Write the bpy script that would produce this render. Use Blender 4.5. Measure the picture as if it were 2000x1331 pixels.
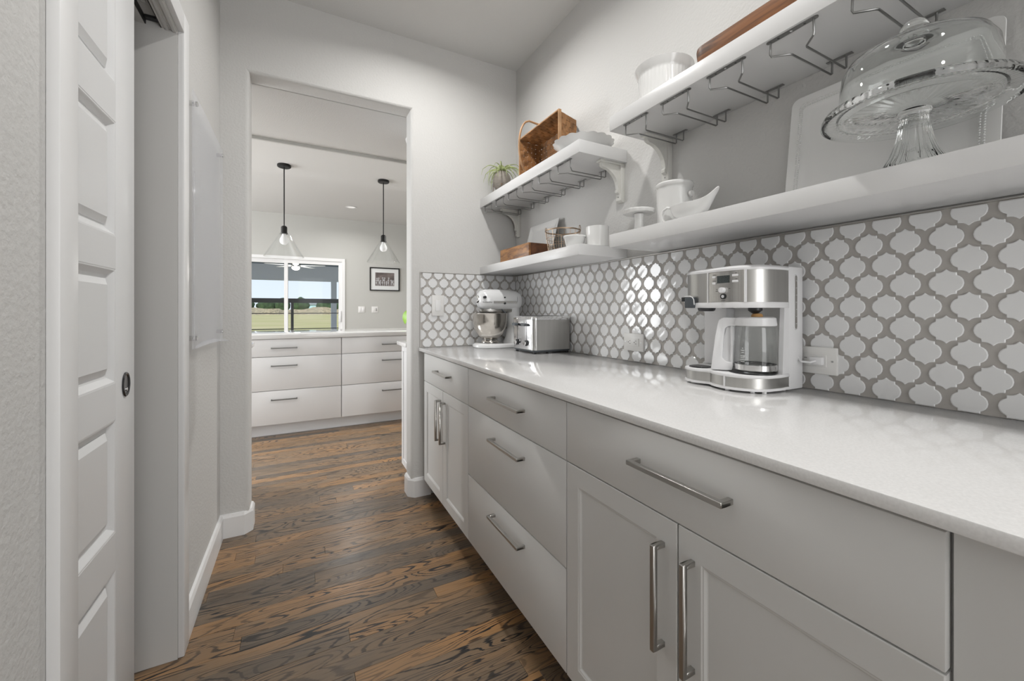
import bpy, bmesh, math, random
from mathutils import Vector, Matrix
random.seed(7)
PI = math.pi
S = bpy.context.scene
C = S.collection
for o in list(bpy.data.objects): bpy.data.objects.remove(o, do_unlink=True)

# ------------------------------------------------------------------ camera
cam = bpy.data.objects.new('camera', bpy.data.cameras.new('camera')); C.objects.link(cam)
cam.data.sensor_width = 36.0; cam.data.lens = 790.0 / 2000 * 36.0
cam.data.shift_y = -(665.5 - 606.5) / 2000
cam.data.clip_start = 0.02; cam.data.clip_end = 500
cam.location = (0, 0, 1.143); cam.rotation_euler = (PI / 2, 0, -0.4827)
S.camera = cam

# ------------------------------------------------------------------ world, sun, lights, exposure
S.view_settings.view_transform = 'Standard'; S.view_settings.look = 'None'
S.view_settings.gamma = 1; S.view_settings.use_curve_mapping = False
S.view_settings.exposure = 0.58
w = bpy.data.worlds.new('sky'); S.world = w; w.use_nodes = True
nt = w.node_tree; nt.nodes.clear()
wo = nt.nodes.new('ShaderNodeOutputWorld'); bg = nt.nodes.new('ShaderNodeBackground')
tc = nt.nodes.new('ShaderNodeTexCoord'); sx = nt.nodes.new('ShaderNodeSeparateXYZ'); cr = nt.nodes.new('ShaderNodeValToRGB')
nt.links.new(tc.outputs['Generated'], sx.inputs[0]); nt.links.new(sx.outputs['Z'], cr.inputs[0])
cr.color_ramp.elements[0].position = 0.0; cr.color_ramp.elements[0].color = (0.80, 0.89, 1.0, 1)
cr.color_ramp.elements[1].position = 0.7; cr.color_ramp.elements[1].color = (0.30, 0.50, 0.85, 1)
nt.links.new(cr.outputs[0], bg.inputs[0]); bg.inputs[1].default_value = 0.74
nt.links.new(bg.outputs[0], wo.inputs[0])

def lamp(name, kind, loc, rot, energy, color=(1, 1, 1), **kw):
    l = bpy.data.lights.new(name, kind); l.energy = energy; l.color = color
    for k, v in kw.items(): setattr(l, k, v)
    o = bpy.data.objects.new(name, l); C.objects.link(o); o.location = loc; o.rotation_euler = rot
    return o
lamp('sun', 'SUN', (0, 0, 20), (math.radians(48), 0, math.radians(-20)), 2.6, (1, .97, .92), angle=.01)
# daylight through the big windows on the left of the kitchen
lamp('kitchen_window_light', 'AREA', (-4.0, 5.2, 1.5), (0, math.radians(-90), 0), 165, (.96, .98, 1), shape='RECTANGLE', size=2.0, size_y=3.4)
# added fill lamp behind the camera, no window stands there
lamp('back_room_window_light', 'AREA', (0.60, -2.3, 1.45), (math.radians(90), 0, math.radians(8)), 23, (1, 1, 1), shape='RECTANGLE', size=1.3, size_y=2.0)
CANS = [(0.59, 1.86, 2.80, 7.0), (0.59, .78, 2.80, 6.2), (.59, -.62, 2.80, 3.4)]
KCANS = [(-2.2, 4.3, 2.60, 38), (2.3, 4.3, 2.60, 38), (.728, 6.95, 2.80, 10)]  # first two are added out of view to brighten the kitchen

# ------------------------------------------------------------------ materials
def pin(bs, k, v):
    if k in bs.inputs: bs.inputs[k].default_value = v
def mat(name, col, rough=.5, metal=0., bump=None, spec=None, trans=0., ior=None, emis=None, aniso=0., var=None, coat=0.):
    m = bpy.data.materials.new(name); m.use_nodes = True
    n = m.node_tree.nodes; L = m.node_tree.links; bs = n['Principled BSDF']
    bs.inputs['Base Color'].default_value = (*col, 1); pin(bs, 'Roughness', rough); pin(bs, 'Metallic', metal)
    if spec is not None: pin(bs, 'Specular IOR Level', spec)
    if trans: pin(bs, 'Transmission Weight', trans)
    if ior: pin(bs, 'IOR', ior)
    if coat: pin(bs, 'Coat Weight', coat); pin(bs, 'Coat Roughness', .05)
    if emis: pin(bs, 'Emission Color', (*emis[0], 1)); pin(bs, 'Emission Strength', emis[1])
    tcn = n.new('ShaderNodeTexCoord')
    if bump:   # (scale, strength, distance)
        nz = n.new('ShaderNodeTexNoise'); nz.inputs['Scale'].default_value = bump[0]; nz.inputs['Detail'].default_value = 3
        L.new(tcn.outputs['Object'], nz.inputs['Vector'])
        b = n.new('ShaderNodeBump'); b.inputs['Strength'].default_value = bump[1]; b.inputs['Distance'].default_value = bump[2]
        L.new(nz.outputs['Fac'], b.inputs['Height']); L.new(b.outputs[0], bs.inputs['Normal'])
    if var:    # (scale vec, amount) value variation of the base colour
        mp = n.new('ShaderNodeMapping'); mp.inputs['Scale'].default_value = var[0]; L.new(tcn.outputs['Object'], mp.inputs[0])
        nz = n.new('ShaderNodeTexNoise'); nz.inputs['Scale'].default_value = 1; nz.inputs['Detail'].default_value = 4; L.new(mp.outputs[0], nz.inputs['Vector'])
        mr = n.new('ShaderNodeMapRange'); mr.inputs[1].default_value = .3; mr.inputs[2].default_value = .7
        mr.inputs[3].default_value = 1 - var[1]; mr.inputs[4].default_value = 1 + var[1]; L.new(nz.outputs['Fac'], mr.inputs[0])
        mx = n.new('ShaderNodeVectorMath'); mx.operation = 'SCALE'; mx.inputs[0].default_value = col
        L.new(mr.outputs[0], mx.inputs['Scale']); L.new(mx.outputs[0], bs.inputs['Base Color'])
    return m
M = {}
M['wall'] = mat('wall_paint', (.60, .595, .582), .75, bump=(95, .6, .003), spec=.3)
M['wallk'] = mat('kitchen_wall_paint', (.50, .498, .475), .8, bump=(140, .3, .002), spec=.3)
M['ceil'] = mat('ceiling_paint', (.66, .657, .645), .9, bump=(140, .45, .0025), spec=.2)
M['jamb'] = mat('jamb_paint', (.62, .612, .597), .5)
M['trim'] = mat('white_trim_paint', (.78, .78, .78), .38)
M['door'] = mat('white_door_paint', (.74, .745, .75), .35, bump=(40, .08, .001))
M['cab'] = mat('light_grey_cabinet_paint', (.70, .70, .69), .36)
M['cabk'] = mat('white_kitchen_cabinet_paint', (.76, .765, .775), .4)
M['shelf'] = mat('white_shelf_paint', (.69, .69, .69), .25)
M['bracket'] = mat('bracket_paint', (.68, .675, .64), .5)
M['quartz'] = mat('white_quartz', (.76, .755, .75), .09, var=((240, 240, 240), .05), spec=.5)
M['tile'] = mat('glossy_white_tile', (.74, .745, .75), .07, bump=(14, .12, .01), spec=.5)
M['grout'] = mat('taupe_grout', (.42, .40, .378), .8, bump=(200, .3, .001))
M['steel'] = mat('brushed_steel', (.52, .51, .49), .27, 1., var=((3, 300, 3), .10))
M['steelv'] = mat('brushed_steel_vertical', (.50, .495, .48), .31, 1., var=((60, 60, 1), .05))
M['chrome'] = mat('polished_steel', (.72, .72, .72), .08, 1.)
M['bowlsteel'] = mat('bowl_steel', (.58, .55, .51), .17, 1.)
M['nickel'] = mat('satin_nickel', (.50, .49, .47), .30, 1.)
M['wire'] = mat('grey_wire', (.30, .30, .295), .3, 1.)
M['black'] = mat('black_plastic', (.02, .021, .023), .35)
M['dark'] = mat('dark_metal', (.025, .025, .025), .4, .6)
M['dgrey'] = mat('dark_grey_plastic', (.07, .08, .09), .4)
M['wplast'] = mat('white_plastic', (.76, .76, .77), .25)
M['plate'] = mat('white_wall_plate', (.74, .735, .72), .35)
M['cer'] = mat('white_ceramic', (.78, .78, .77), .15, coat=.3)
M['enamel'] = mat('white_enamel', (.76, .765, .77), .12, coat=.5)
M['lcd'] = mat('lcd_display', (.045, .055, .055), .2, var=((900, 900, 300), .8))
M['copper'] = mat('copper_wire', (.43, .32, .23), .35, 1.)
M['cork'] = mat('cork_ball', (.45, .25, .09), .6)
M['leafp'] = mat('air_plant_leaf', (.38, .44, .20), .5, var=((30, 30, 30), .4))
M['leaf'] = mat('green_leaf', (.22, .42, .03), .4)
M['rattan'] = mat('woven_splint', (.27, .13, .048), .55, var=((22, 22, 22), .5))
M['rim'] = mat('basket_rim_wood', (.42, .24, .12), .5, var=((20, 20, 20), .25))
M['vase'] = mat('taupe_stoneware', (.26, .235, .205), .6, var=((20, 20, 60), .2))
M['platter'] = mat('pewter_tray', (.45, .45, .45), .3, .8)
M['glass'] = mat('clear_glass', (.97, .985, .98), .0, trans=1., ior=1.40)
M['glass2'] = mat('clear_pressed_glass', (.98, .99, .985), .0, trans=1., ior=1.28)
M['nickeld'] = mat('dark_satin_nickel', (.22, .22, .215), .4, 1.)
M['bulb'] = mat('frosted_bulb', (.9, .9, .9), .4, emis=((1, .97, .92), .03))
M['lens'] = mat('lit_lamp_lens', (1, 1, 1), .5, emis=((1, .97, .92), 1.6))
M['lens2'] = mat('dim_lamp_lens', (.9, .9, .9), .5, emis=((1, .97, .92), .25))
M['paper'] = mat('white_mat_board', (.78, .78, .78), .8)
M['photo'] = mat('grey_brown_photo_print', (.16, .13, .125), .6, var=((9, 2, 12), .5))
M['photol'] = mat('pale_figures_of_photo_print', (.50, .49, .50), .7)
M['track'] = mat('black_track', (.012, .012, .012), .5)
M['porchc'] = mat('porch_ceiling_paint', (.26, .29, .31), .7)
M['porch'] = mat('porch_white', (.88, .89, .90), .6)
M['deck'] = mat('deck_boards', (.62, .61, .60), .7)
M['rail'] = mat('grey_black_rail', (.10, .105, .11), .5)
M['weeds'] = mat('dry_weeds', (.30, .25, .16), .95, var=((1.5, 3, 3), .45))
M['tree'] = mat('dark_tree_foliage', (.045, .075, .03), .9, var=((.9, .9, .9), .6))
M['house'] = mat('pale_blue_house', (.40, .60, .62), .8)
M['nub'] = mat('marking_ink', (.08, .08, .08), .5)
M['pmark'] = mat('pale_marking', (.8, .82, .82), .5)
M['quartzk'] = mat('glossy_island_quartz', (.72, .72, .72), .05)

# thin window / acrylic glass: mix of transparent and glossy so daylight passes
def thin(name, col, refl, rough=.0):
    m = bpy.data.materials.new(name); m.use_nodes = True; n = m.node_tree.nodes; L = m.node_tree.links; n.clear()
    o = n.new('ShaderNodeOutputMaterial'); mx = n.new('ShaderNodeMixShader'); t = n.new('ShaderNodeBsdfTransparent'); g = n.new('ShaderNodeBsdfGlossy')
    f = n.new('ShaderNodeLayerWeight'); f.inputs['Blend'].default_value = .5
    pw = n.new('ShaderNodeMath'); pw.operation = 'POWER'; pw.inputs[1].default_value = 3.5; L.new(f.outputs['Facing'], pw.inputs[0])
    a = n.new('ShaderNodeMath'); a.operation = 'MULTIPLY_ADD'; a.inputs[1].default_value = .6 * refl; a.inputs[2].default_value = .04 * refl; a.use_clamp = True
    t.inputs[0].default_value = (*col, 1); g.inputs['Roughness'].default_value = rough
    L.new(pw.outputs[0], a.inputs[0]); L.new(a.outputs[0], mx.inputs[0]); L.new(t.outputs[0], mx.inputs[1]); L.new(g.outputs[0], mx.inputs[2]); L.new(mx.outputs[0], o.inputs[0])
    return m
M['pane'] = thin('window_pane', (.98, .985, .985), .12)
M['acrylic'] = thin('clear_acrylic', (.985, .985, .99), .2, .05)
def frosted():
    m = thin('clear_acrylic_sheet', (.985, .985, .99), .2, .05); n = m.node_tree.nodes; L = m.node_tree.links
    out = [q for q in n if q.type == 'OUTPUT_MATERIAL'][0]; src = out.inputs[0].links[0].from_socket
    d = n.new('ShaderNodeBsdfDiffuse'); d.inputs[0].default_value = (.80, .82, .86, 1); mx = n.new('ShaderNodeMixShader'); mx.inputs[0].default_value = .15
    L.new(src, mx.inputs[1]); L.new(d.outputs[0], mx.inputs[2]); L.new(mx.outputs[0], out.inputs[0]); return m
M['acrylic'] = frosted()
M['sglass'] = thin('thin_clear_glass', (.985, .99, .99), .95, .02)

def wood_floor():
    m = bpy.data.materials.new('stained_oak'); m.use_nodes = True; n = m.node_tree.nodes; L = m.node_tree.links; bs = n['Principled BSDF']
    geo = n.new('ShaderNodeNewGeometry'); oi = n.new('ShaderNodeObjectInfo')
    sep = n.new('ShaderNodeSeparateXYZ'); L.new(geo.outputs['Position'], sep.inputs[0])
    def mth(op, a, b=None):
        q = n.new('ShaderNodeMath'); q.operation = op
        for i, v in enumerate((a, b)):
            if v is None: continue
            if isinstance(v, (int, float)): q.inputs[i].default_value = v
            else: L.new(v, q.inputs[i])
        return q.outputs[0]
    def comb(a, b, c):
        q = n.new('ShaderNodeCombineXYZ')
        for i, v in enumerate((a, b, c)):
            if isinstance(v, (int, float)): q.inputs[i].default_value = v
            else: L.new(v, q.inputs[i])
        return q.outputs[0]
    rnd = mth('MULTIPLY', oi.outputs['Random'], 60.0)
    def noise(v, detail=2, dist=0., rough=.5):
        q = n.new('ShaderNodeTexNoise'); q.inputs['Scale'].default_value = 1; q.inputs['Detail'].default_value = detail
        q.inputs['Distortion'].default_value = dist; q.inputs['Roughness'].default_value = rough; L.new(v, q.inputs['Vector']); return q.outputs['Fac']
    big = noise(comb(mth('MULTIPLY', sep.outputs[0], 1.5), mth('MULTIPLY', sep.outputs[1], 9.), rnd), 1.5, .5)
    rings = mth('FRACT', mth('MULTIPLY', big, 24.0))
    fine = noise(comb(mth('MULTIPLY', sep.outputs[0], 9.), mth('MULTIPLY', sep.outputs[1], 260.), rnd), 3)
    blot = noise(comb(mth('MULTIPLY', sep.outputs[0], 2.6), mth('MULTIPLY', sep.outputs[1], 9.), mth('ADD', rnd, 7.)), 2)
    r1 = n.new('ShaderNodeValToRGB'); e = r1.color_ramp.elements
    e[0].position = 0; e[0].color = (0, 0, 0, 1); e[1].position = 1; e[1].color = (0, 0, 0, 1)
    for p, c in ((.36, .0), (.45, .95), (.66, 1), (.71, 0)):
        q = e.new(p); q.color = (c, c, c, 1)
    L.new(mth('ADD', rings, mth('MULTIPLY', mth('SUBTRACT', fine, .5), .55)), r1.inputs[0])
    st = n.new('ShaderNodeMapRange'); st.inputs[1].default_value = .42; st.inputs[2].default_value = .62; L.new(blot, st.inputs[0])
    dark = mth('MULTIPLY', r1.outputs[0], mth('ADD', mth('MULTIPLY', st.outputs[0], .55), .48))
    f2 = n.new('ShaderNodeMapRange'); f2.inputs[1].default_value = .54; f2.inputs[2].default_value = .70; f2.inputs[4].default_value = .35; L.new(fine, f2.inputs[0])
    dk = mth('MAXIMUM', dark, f2.outputs[0])
    base = n.new('ShaderNodeValToRGB'); e = base.color_ramp.elements
    e[0].position = 0; e[0].color = (.115, .096, .078, 1); e[1].position = 1; e[1].color = (.40, .215, .088, 1)
    q = e.new(.45); q.color = (.215, .148, .092, 1)
    L.new(mth('ADD', mth('MULTIPLY', mth('FRACT', mth('MULTIPLY', oi.outputs['Random'], 7.31)), .75), mth('MULTIPLY', mth('SUBTRACT', blot, .4), .9)), base.inputs[0])
    mx = n.new('ShaderNodeMix'); mx.data_type = 'RGBA'; L.new(dk, mx.inputs[0]); L.new(base.outputs[0], mx.inputs[6]); mx.inputs[7].default_value = (.018, .018, .019, 1)
    L.new(mx.outputs[2], bs.inputs['Base Color'])
    rr = n.new('ShaderNodeMapRange'); rr.inputs[3].default_value = .22; rr.inputs[4].default_value = .38; L.new(fine, rr.inputs[0]); L.new(rr.outputs[0], bs.inputs['Roughness'])
    b = n.new('ShaderNodeBump'); b.inputs['Strength'].default_value = .25; b.inputs['Distance'].default_value = .001; b.invert = True
    L.new(dk, b.inputs['Height']); L.new(b.outputs[0], bs.inputs['Normal'])
    return m
M['oak'] = wood_floor()

def wood(name, c1, c2, scale=(30, 4, 60)):
    m = mat(name, c1, .45); n = m.node_tree.nodes; L = m.node_tree.links; bs = n['Principled BSDF']
    t = n.new('ShaderNodeTexCoord'); mp = n.new('ShaderNodeMapping'); mp.inputs['Scale'].default_value = scale
    nz = n.new('ShaderNodeTexNoise'); nz.inputs['Scale'].default_value = 1; nz.inputs['Detail'].default_value = 5; nz.inputs['Distortion'].default_value = .8
    r = n.new('ShaderNodeValToRGB'); r.color_ramp.elements[0].position = .32; r.color_ramp.elements[0].color = (*c2, 1); r.color_ramp.elements[1].position = .62; r.color_ramp.elements[1].color = (*c1, 1)
    L.new(t.outputs['Object'], mp.inputs[0]); L.new(mp.outputs[0], nz.inputs[0]); L.new(nz.outputs[0], r.inputs[0]); L.new(r.outputs[0], bs.inputs['Base Color'])
    return m
M['board'] = wood('reddish_brown_wood', (.21, .085, .030), (.06, .026, .012), (40, 6, 60))
M['box'] = wood('worn_brown_wood', (.36, .17, .055), (.10, .04, .016), (60, 9, 45))
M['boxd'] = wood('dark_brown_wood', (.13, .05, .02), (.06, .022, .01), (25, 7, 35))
def field_mat():
    m = mat('dry_grass', (.45, .38, .17), .95); n = m.node_tree.nodes; L = m.node_tree.links; bs = n['Principled BSDF']
    t = n.new('ShaderNodeTexCoord'); mp = n.new('ShaderNodeMapping'); mp.inputs['Scale'].default_value = (.12, .5, 1)
    nz = n.new('ShaderNodeTexNoise'); nz.inputs['Scale'].default_value = 1; nz.inputs['Detail'].default_value = 5
    r = n.new('ShaderNodeValToRGB'); r.color_ramp.elements[0].position = .3; r.color_ramp.elements[0].color = (.36, .34, .10, 1); r.color_ramp.elements[1].position = .6; r.color_ramp.elements[1].color = (.50, .41, .20, 1)
    L.new(t.outputs['Object'], mp.inputs[0]); L.new(mp.outputs[0], nz.inputs[0]); L.new(nz.outputs[0], r.inputs[0]); L.new(r.outputs[0], bs.inputs['Base Color'])
    return m
M['field'] = field_mat()

# ------------------------------------------------------------------ mesh helpers
class MB:
    def __init__(s): s.v = []; s.f = []
    def add(s, vs, fs):
        b = len(s.v); s.v += [tuple(p) for p in vs]; s.f += [tuple(i + b for i in q) for q in fs]; return s
    def box(s, x0, x1, y0, y1, z0, z1):
        return s.add([(x0, y0, z0), (x1, y0, z0), (x1, y1, z0), (x0, y1, z0), (x0, y0, z1), (x1, y0, z1), (x1, y1, z1), (x0, y1, z1)],
                     [(0, 3, 2, 1), (4, 5, 6, 7), (0, 1, 5, 4), (1, 2, 6, 5), (2, 3, 7, 6), (3, 0, 4, 7)])
    def prism(s, pts, lo, hi, axis='z'):   # pts: 2-D outline; axis of extrusion
        n = len(pts)
        def P(p, h): return {'z': (p[0], p[1], h), 'y': (p[0], h, p[1]), 'x': (h, p[0], p[1])}[axis]
        vs = [P(p, lo) for p in pts] + [P(p, hi) for p in pts]
        return s.add(vs, [tuple(range(n))[::-1], tuple(range(n, 2 * n))] + [(i, (i + 1) % n, n + (i + 1) % n, n + i) for i in range(n)])
    def loft(s, rings, cap0=True, cap1=True, closed=True):
        n = len(rings[0]); vs = [p for r in rings for p in r]; fs = []
        for k in range(len(rings) - 1):
            for i in range(n if closed else n - 1):
                j = (i + 1) % n; fs.append((k * n + i, k * n + j, (k + 1) * n + j, (k + 1) * n + i))
        if cap0: fs.append(tuple(range(n))[::-1])
        if cap1: fs.append(tuple((len(rings) - 1) * n + i for i in range(n)))
        return s.add(vs, fs)
    def lathe(s, prof, cx=0, cy=0, cz=0, seg=40, mod=None, ax='z', cap=True):
        rings = []
        for (r, z) in prof:
            ring = []
            for i in range(seg):
                a = 2 * PI * i / seg; rr, zz = (mod(r, z, a) if mod else (r, z))
                c_, s_ = rr * math.cos(a), rr * math.sin(a)
                ring.append({'z': (cx + c_, cy + s_, cz + zz), 'x': (cx + zz, cy + c_, cz + s_), 'y': (cx + s_, cy + zz, cz + c_)}[ax])
            rings.append(ring)
        return s.loft(rings, cap, cap)
    def tube(s, pts, r, seg=6, closed=False, flat=None):
        P = [Vector(p) for p in pts]; n = len(P); rings = []; up = None
        for i in range(n):
            if closed: t = (P[(i + 1) % n] - P[i - 1])
            else: t = P[min(i + 1, n - 1)] - P[max(i - 1, 0)]
            t.normalize()
            if up is None:
                up = Vector((0, 0, 1)) if abs(t.z) < .9 else Vector((1, 0, 0))
            a = t.cross(up); a.normalize(); b = a.cross(t); b.normalize(); up = b
            rx, rz = (r, r) if flat is None else flat
            rr = r[i] if isinstance(r, (list, tuple)) else None
            if rr is not None: rx = rz = rr
            rings.append([tuple(P[i] + a * rx * math.cos(2 * PI * k / seg + PI / seg) + b * rz * math.sin(2 * PI * k / seg + PI / seg)) for k in range(seg)])
        if closed: rings.append(rings[0]); return s.loft(rings, False, False)
        return s.loft(rings)
    def rings(s, x, y0, y1, z0, z1, steps, face='-x', back=True):
        """concentric rectangles on a plane; steps = (inset, depth); depth goes into the surface"""
        R = []
        for ins, d in steps:
            a, b, c, e = y0 + ins, y1 - ins, z0 + ins, z1 - ins
            if face == '-x': R.append([(x + d, a, c), (x + d, b, c), (x + d, b, e), (x + d, a, e)][::-1])
            elif face == '+x': R.append([(x - d, a, c), (x - d, b, c), (x - d, b, e), (x - d, a, e)])
            elif face == '-y': R.append([(a, x + d, c), (b, x + d, c), (b, x + d, e), (a, x + d, e)])
        return s.loft(R, back, True)
LOC = {}
def finish(o, v):
    LOC[o.name] = v
def wl(p): return LOC.get(p.name, Vector((0, 0, 0))) if p else Vector((0, 0, 0))
def obj(name, mb, m, parent=None, smooth=False, bevel=0, bseg=2, origin='base', local=False, sharp=40, fix=True):
    me = bpy.data.meshes.new(name)
    base = Vector((0, 0, 0)) if local else wl(parent)
    vs = [Vector(v) for v in mb.v]
    lo = Vector([min(v[i] for v in vs) for i in range(3)]); hi = Vector([max(v[i] for v in vs) for i in range(3)])
    c = (lo + hi) / 2
    if origin == 'base': c.z = lo.z
    me.from_pydata([tuple(v - c) for v in vs], [], mb.f)
    if fix or bevel:
        bm = bmesh.new(); bm.from_mesh(me)
        bmesh.ops.remove_doubles(bm, verts=bm.verts, dist=1e-6)
        if bevel:
            es = [e for e in bm.edges if len(e.link_faces) == 2 and e.calc_face_angle(0) > .5]
            bmesh.ops.bevel(bm, geom=es, offset=bevel, segments=bseg, affect='EDGES', clamp_overlap=True, profile=.5)
        bmesh.ops.recalc_face_normals(bm, faces=bm.faces)
        bm.to_mesh(me); bm.free()
    if smooth or bevel:
        for p in me.polygons: p.use_smooth = True
        try: me.set_sharp_from_angle(angle=math.radians(sharp))
        except Exception: pass
    for mm in (m if isinstance(m, (list, tuple)) else [m]): me.materials.append(mm)
    o = bpy.data.objects.new(name, me); C.objects.link(o); o.parent = parent
    o.location = c - base if not local else c
    LOC[o.name] = c
    return o
def tag(o, label=None, cat=None, group=None, kind=None):
    if label: o['label'] = label
    if cat: o['category'] = cat
    if group: o['group'] = group
    if kind: o['kind'] = kind
    return o
def thing(name, loc, label, cat, group=None, kind=None, rot=0):
    o = bpy.data.objects.new(name, None); C.objects.link(o); o.location = loc; o.rotation_euler = (0, 0, rot); o.empty_display_size = .05
    LOC[o.name] = Vector(loc); return tag(o, label, cat, group, kind)
def struct(name, mb, m, **k): return tag(obj(name, mb, m, **k), kind='structure')
def grp(name, loc=(0, 0, 0)): return thing(name, loc, None, None, kind='structure')
def dup(root, loc, label=None, group=None):
    r = root.copy(); C.objects.link(r); r.location = loc
    if label: r['label'] = label
    if group: r['group'] = group
    for ch in list(root.children):
        c = ch.copy(); C.objects.link(c); c.parent = r
        for g in list(ch.children):
            d = g.copy(); C.objects.link(d); d.parent = c
    return r
def text(name, s, size, m, parent, loc, rot, depth=.0006):
    cu = bpy.data.curves.new(name, 'FONT'); cu.body = s; cu.size = size; cu.extrude = depth; cu.align_x = 'CENTER'; cu.align_y = 'CENTER'
    t = bpy.data.objects.new(name, cu); C.objects.link(t)
    me = bpy.data.meshes.new_from_object(t); bpy.data.objects.remove(t)
    me.materials.append(m); o = bpy.data.objects.new(name, me); C.objects.link(o); o.parent = parent
    o.location = Vector(loc) - wl(parent); o.rotation_euler = rot; return o

# ================================================================== SETTING
WR = 1.328            # right wall surface
XL = -.355            # left wall surface
YF = 2.4718; YB = 2.60
H = 2.80
OL, OR_, OT = -.231, .599, 2.371
DY0, DY1, DZ = .968, 1.680, 2.055      # pocket door opening
# --- right wall, pantry ceiling
struct('wall_right', MB().box(WR, WR + .12, -2.4, YB, 0, H), M['wall'])
struct('ceiling', MB().box(XL - .12, WR + .12, -2.4, YB, H, H + .1), M['ceil'])
# --- left wall with the pocket for the door
struct('wall_left', MB().box(XL - .12, XL, DY1 + .02, YF, 0, H).box(XL - .12, XL, DY0 - .02, DY1 + .02, DZ + .02, H)
       .box(XL - .017, XL, -2.4, DY0 - .02, 0, H).box(XL - .12, XL - .103, -2.4, DY0 - .02, 0, H).box(XL - .103, XL - .017, -2.4, .15, 0, H)
       .box(XL - .103, XL - .017, .15, DY0 - .02, DZ + .03, H), M['wall'], fix=False)
struct('wall_back', MB().box(XL - .12, WR + .12, -2.52, -2.4, 0, H), M['wall'])
# closet behind the pocket door
struct('wall_closet', MB().box(-1.9, -1.8, .6, 1.9, 0, H).box(-1.8, XL - .12, 1.9, 2.0, 0, H).box(-1.8, XL - .12, .5, .6, 0, H).box(-1.9, XL - .12, .5, 2.0, H, H + .1), M['wall'], fix=False)
# --- far wall with the cased-less rounded opening
def far_wall():
    bm = bmesh.new(); xs = [XL - .12, OL, OR_, WR + .12]; zs = [0, OT, H]; V = {}
    for yi, y in enumerate((YF, YB)):
        for i, x in enumerate(xs):
            for j, z in enumerate(zs): V[(yi, i, j)] = bm.verts.new((x, y, z))
    def q(*k): return bm.faces.new([V[a] for a in k])
    for i in range(3):
        for j in range(2):
            if i == 1 and j == 0: continue
            for yi in (0, 1): q((yi, i, j), (yi, i + 1, j), (yi, i + 1, j + 1), (yi, i, j + 1))
    for j in range(2):
        q((0, 0, j), (1, 0, j), (1, 0, j + 1), (0, 0, j + 1)); q((0, 3, j), (1, 3, j), (1, 3, j + 1), (0, 3, j + 1))
    for i in range(3): q((0, i, 2), (1, i, 2), (1, i + 1, 2), (0, i + 1, 2))
    for i in (0, 2): q((0, i, 0), (1, i, 0), (1, i + 1, 0), (0, i + 1, 0))
    q((0, 1, 0), (1, 1, 0), (1, 1, 1), (0, 1, 1)); q((0, 2, 0), (1, 2, 0), (1, 2, 1), (0, 2, 1)); q((0, 1, 1), (1, 1, 1), (1, 2, 1), (0, 2, 1))
    bm.edges.ensure_lookup_table()
    es = []
    for e in bm.edges:
        a, b = e.verts[0].co, e.verts[1].co
        if abs(a.y - b.y) < 1e-6 and max(a.z, b.z) <= OT + 1e-6 and len(e.link_faces) == 2:
            inx = lambda p: abs(p.x - OL) < 1e-6 or abs(p.x - OR_) < 1e-6
            if inx(a) and inx(b) and not (a.z == 0 and b.z == 0): es.append(e)
    bmesh.ops.bevel(bm, geom=es, offset=.018, segments=5, affect='EDGES', profile=.5)
    bmesh.ops.recalc_face_normals(bm, faces=bm.faces)
    me = bpy.data.meshes.new('wall_far'); bm.to_mesh(me); bm.free()
    for p in me.polygons: p.use_smooth = True
    me.set_sharp_from_angle(angle=math.radians(30)); me.materials.append(M['wall'])
    o = bpy.data.objects.new('wall_far', me); C.objects.link(o); tag(o, kind='structure')
far_wall()
# --- kitchen shell
KX0, KX1, KY = -4.2, 3.4, 7.95
DX0, DX1, DH = -1.15, .726, 2.075
struct('wall_kitchen_far', MB().box(KX0, DX0, KY, KY + .14, 0, H).box(DX1, KX1, KY, KY + .14, 0, H).box(DX0, DX1, KY, KY + .14, DH, H), M['wallk'], fix=False)
struct('wall_kitchen_left', MB().box(KX0 - .1, KX0, YB, KY + .14, 0, H), M['wallk'])
struct('wall_kitchen_right', MB().box(KX1, KX1 + .1, YB, KY + .14, 0, H), M['wallk'])
struct('wall_kitchen_near', MB().box(KX0, XL - .12, YB - .1, YB, 0, H).box(WR + .12, KX1, YB - .1, YB, 0, H), M['wallk'], fix=False)
struct('ceiling_passage', MB().box(KX0, KX1, YB, 3.37, OT, H + .1), M['ceil'], bevel=.012)
struct('trim_8', MB().box(KX0, KX1, 3.352, 3.3705, OT - .020, OT + .002), M['wallk'])  # lip added to draw a dark shadow line along the soffit edge
struct('ceiling_island', MB().box(KX0, KX1, 3.37, 5.0, 2.60, H + .1), M['ceil'])
struct('ceiling_kitchen', MB().box(KX0, KX1, 5.0, KY + .14, H, H + .1), M['ceil'])

# --- floor: slab with individual oak planks on it
fl = grp('floor')
obj('floor_base', MB().box(-4.3, 3.5, -2.5, 8.1, -.05, -.006), M['oak'], fl)
PW = .0660
stuff = MB()
row = 0; y = -2.4
while y < 7.9:
    x = -4.2 - random.random(); x1 = 3.4
    x0c = -2.0 - random.random() * .5
    segs = []
    while x < x1:
        Lp = random.uniform(.7, 1.9); segs.append((x, min(x + Lp, x1))); x += Lp
    for a, b in segs:
        vis = (.85 < y < 4.28) and b > (-.60 if y < YF else -.42) and a < (.84 if y < YF else 1.05)
        if y < YF and not vis and .5 < y < .85 and b > -.35 and a < .7: vis = True
        hz = random.uniform(-.0008, 0)
        if vis:
            obj('plank', MB().box(a + .0003, b - .0003, y + .0003, y + PW - .0003, -.006, hz), M['oak'], fl, bevel=.0006, bseg=1, origin='base')
        else: stuff.box(max(a, -4.2) + .0003, b - .0003, y + .0003, y + PW - .0003, -.006, hz)
    y += PW; row += 1
tag(obj('plank_field', stuff, M['oak'], fl, fix=False), kind='stuff')

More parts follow.
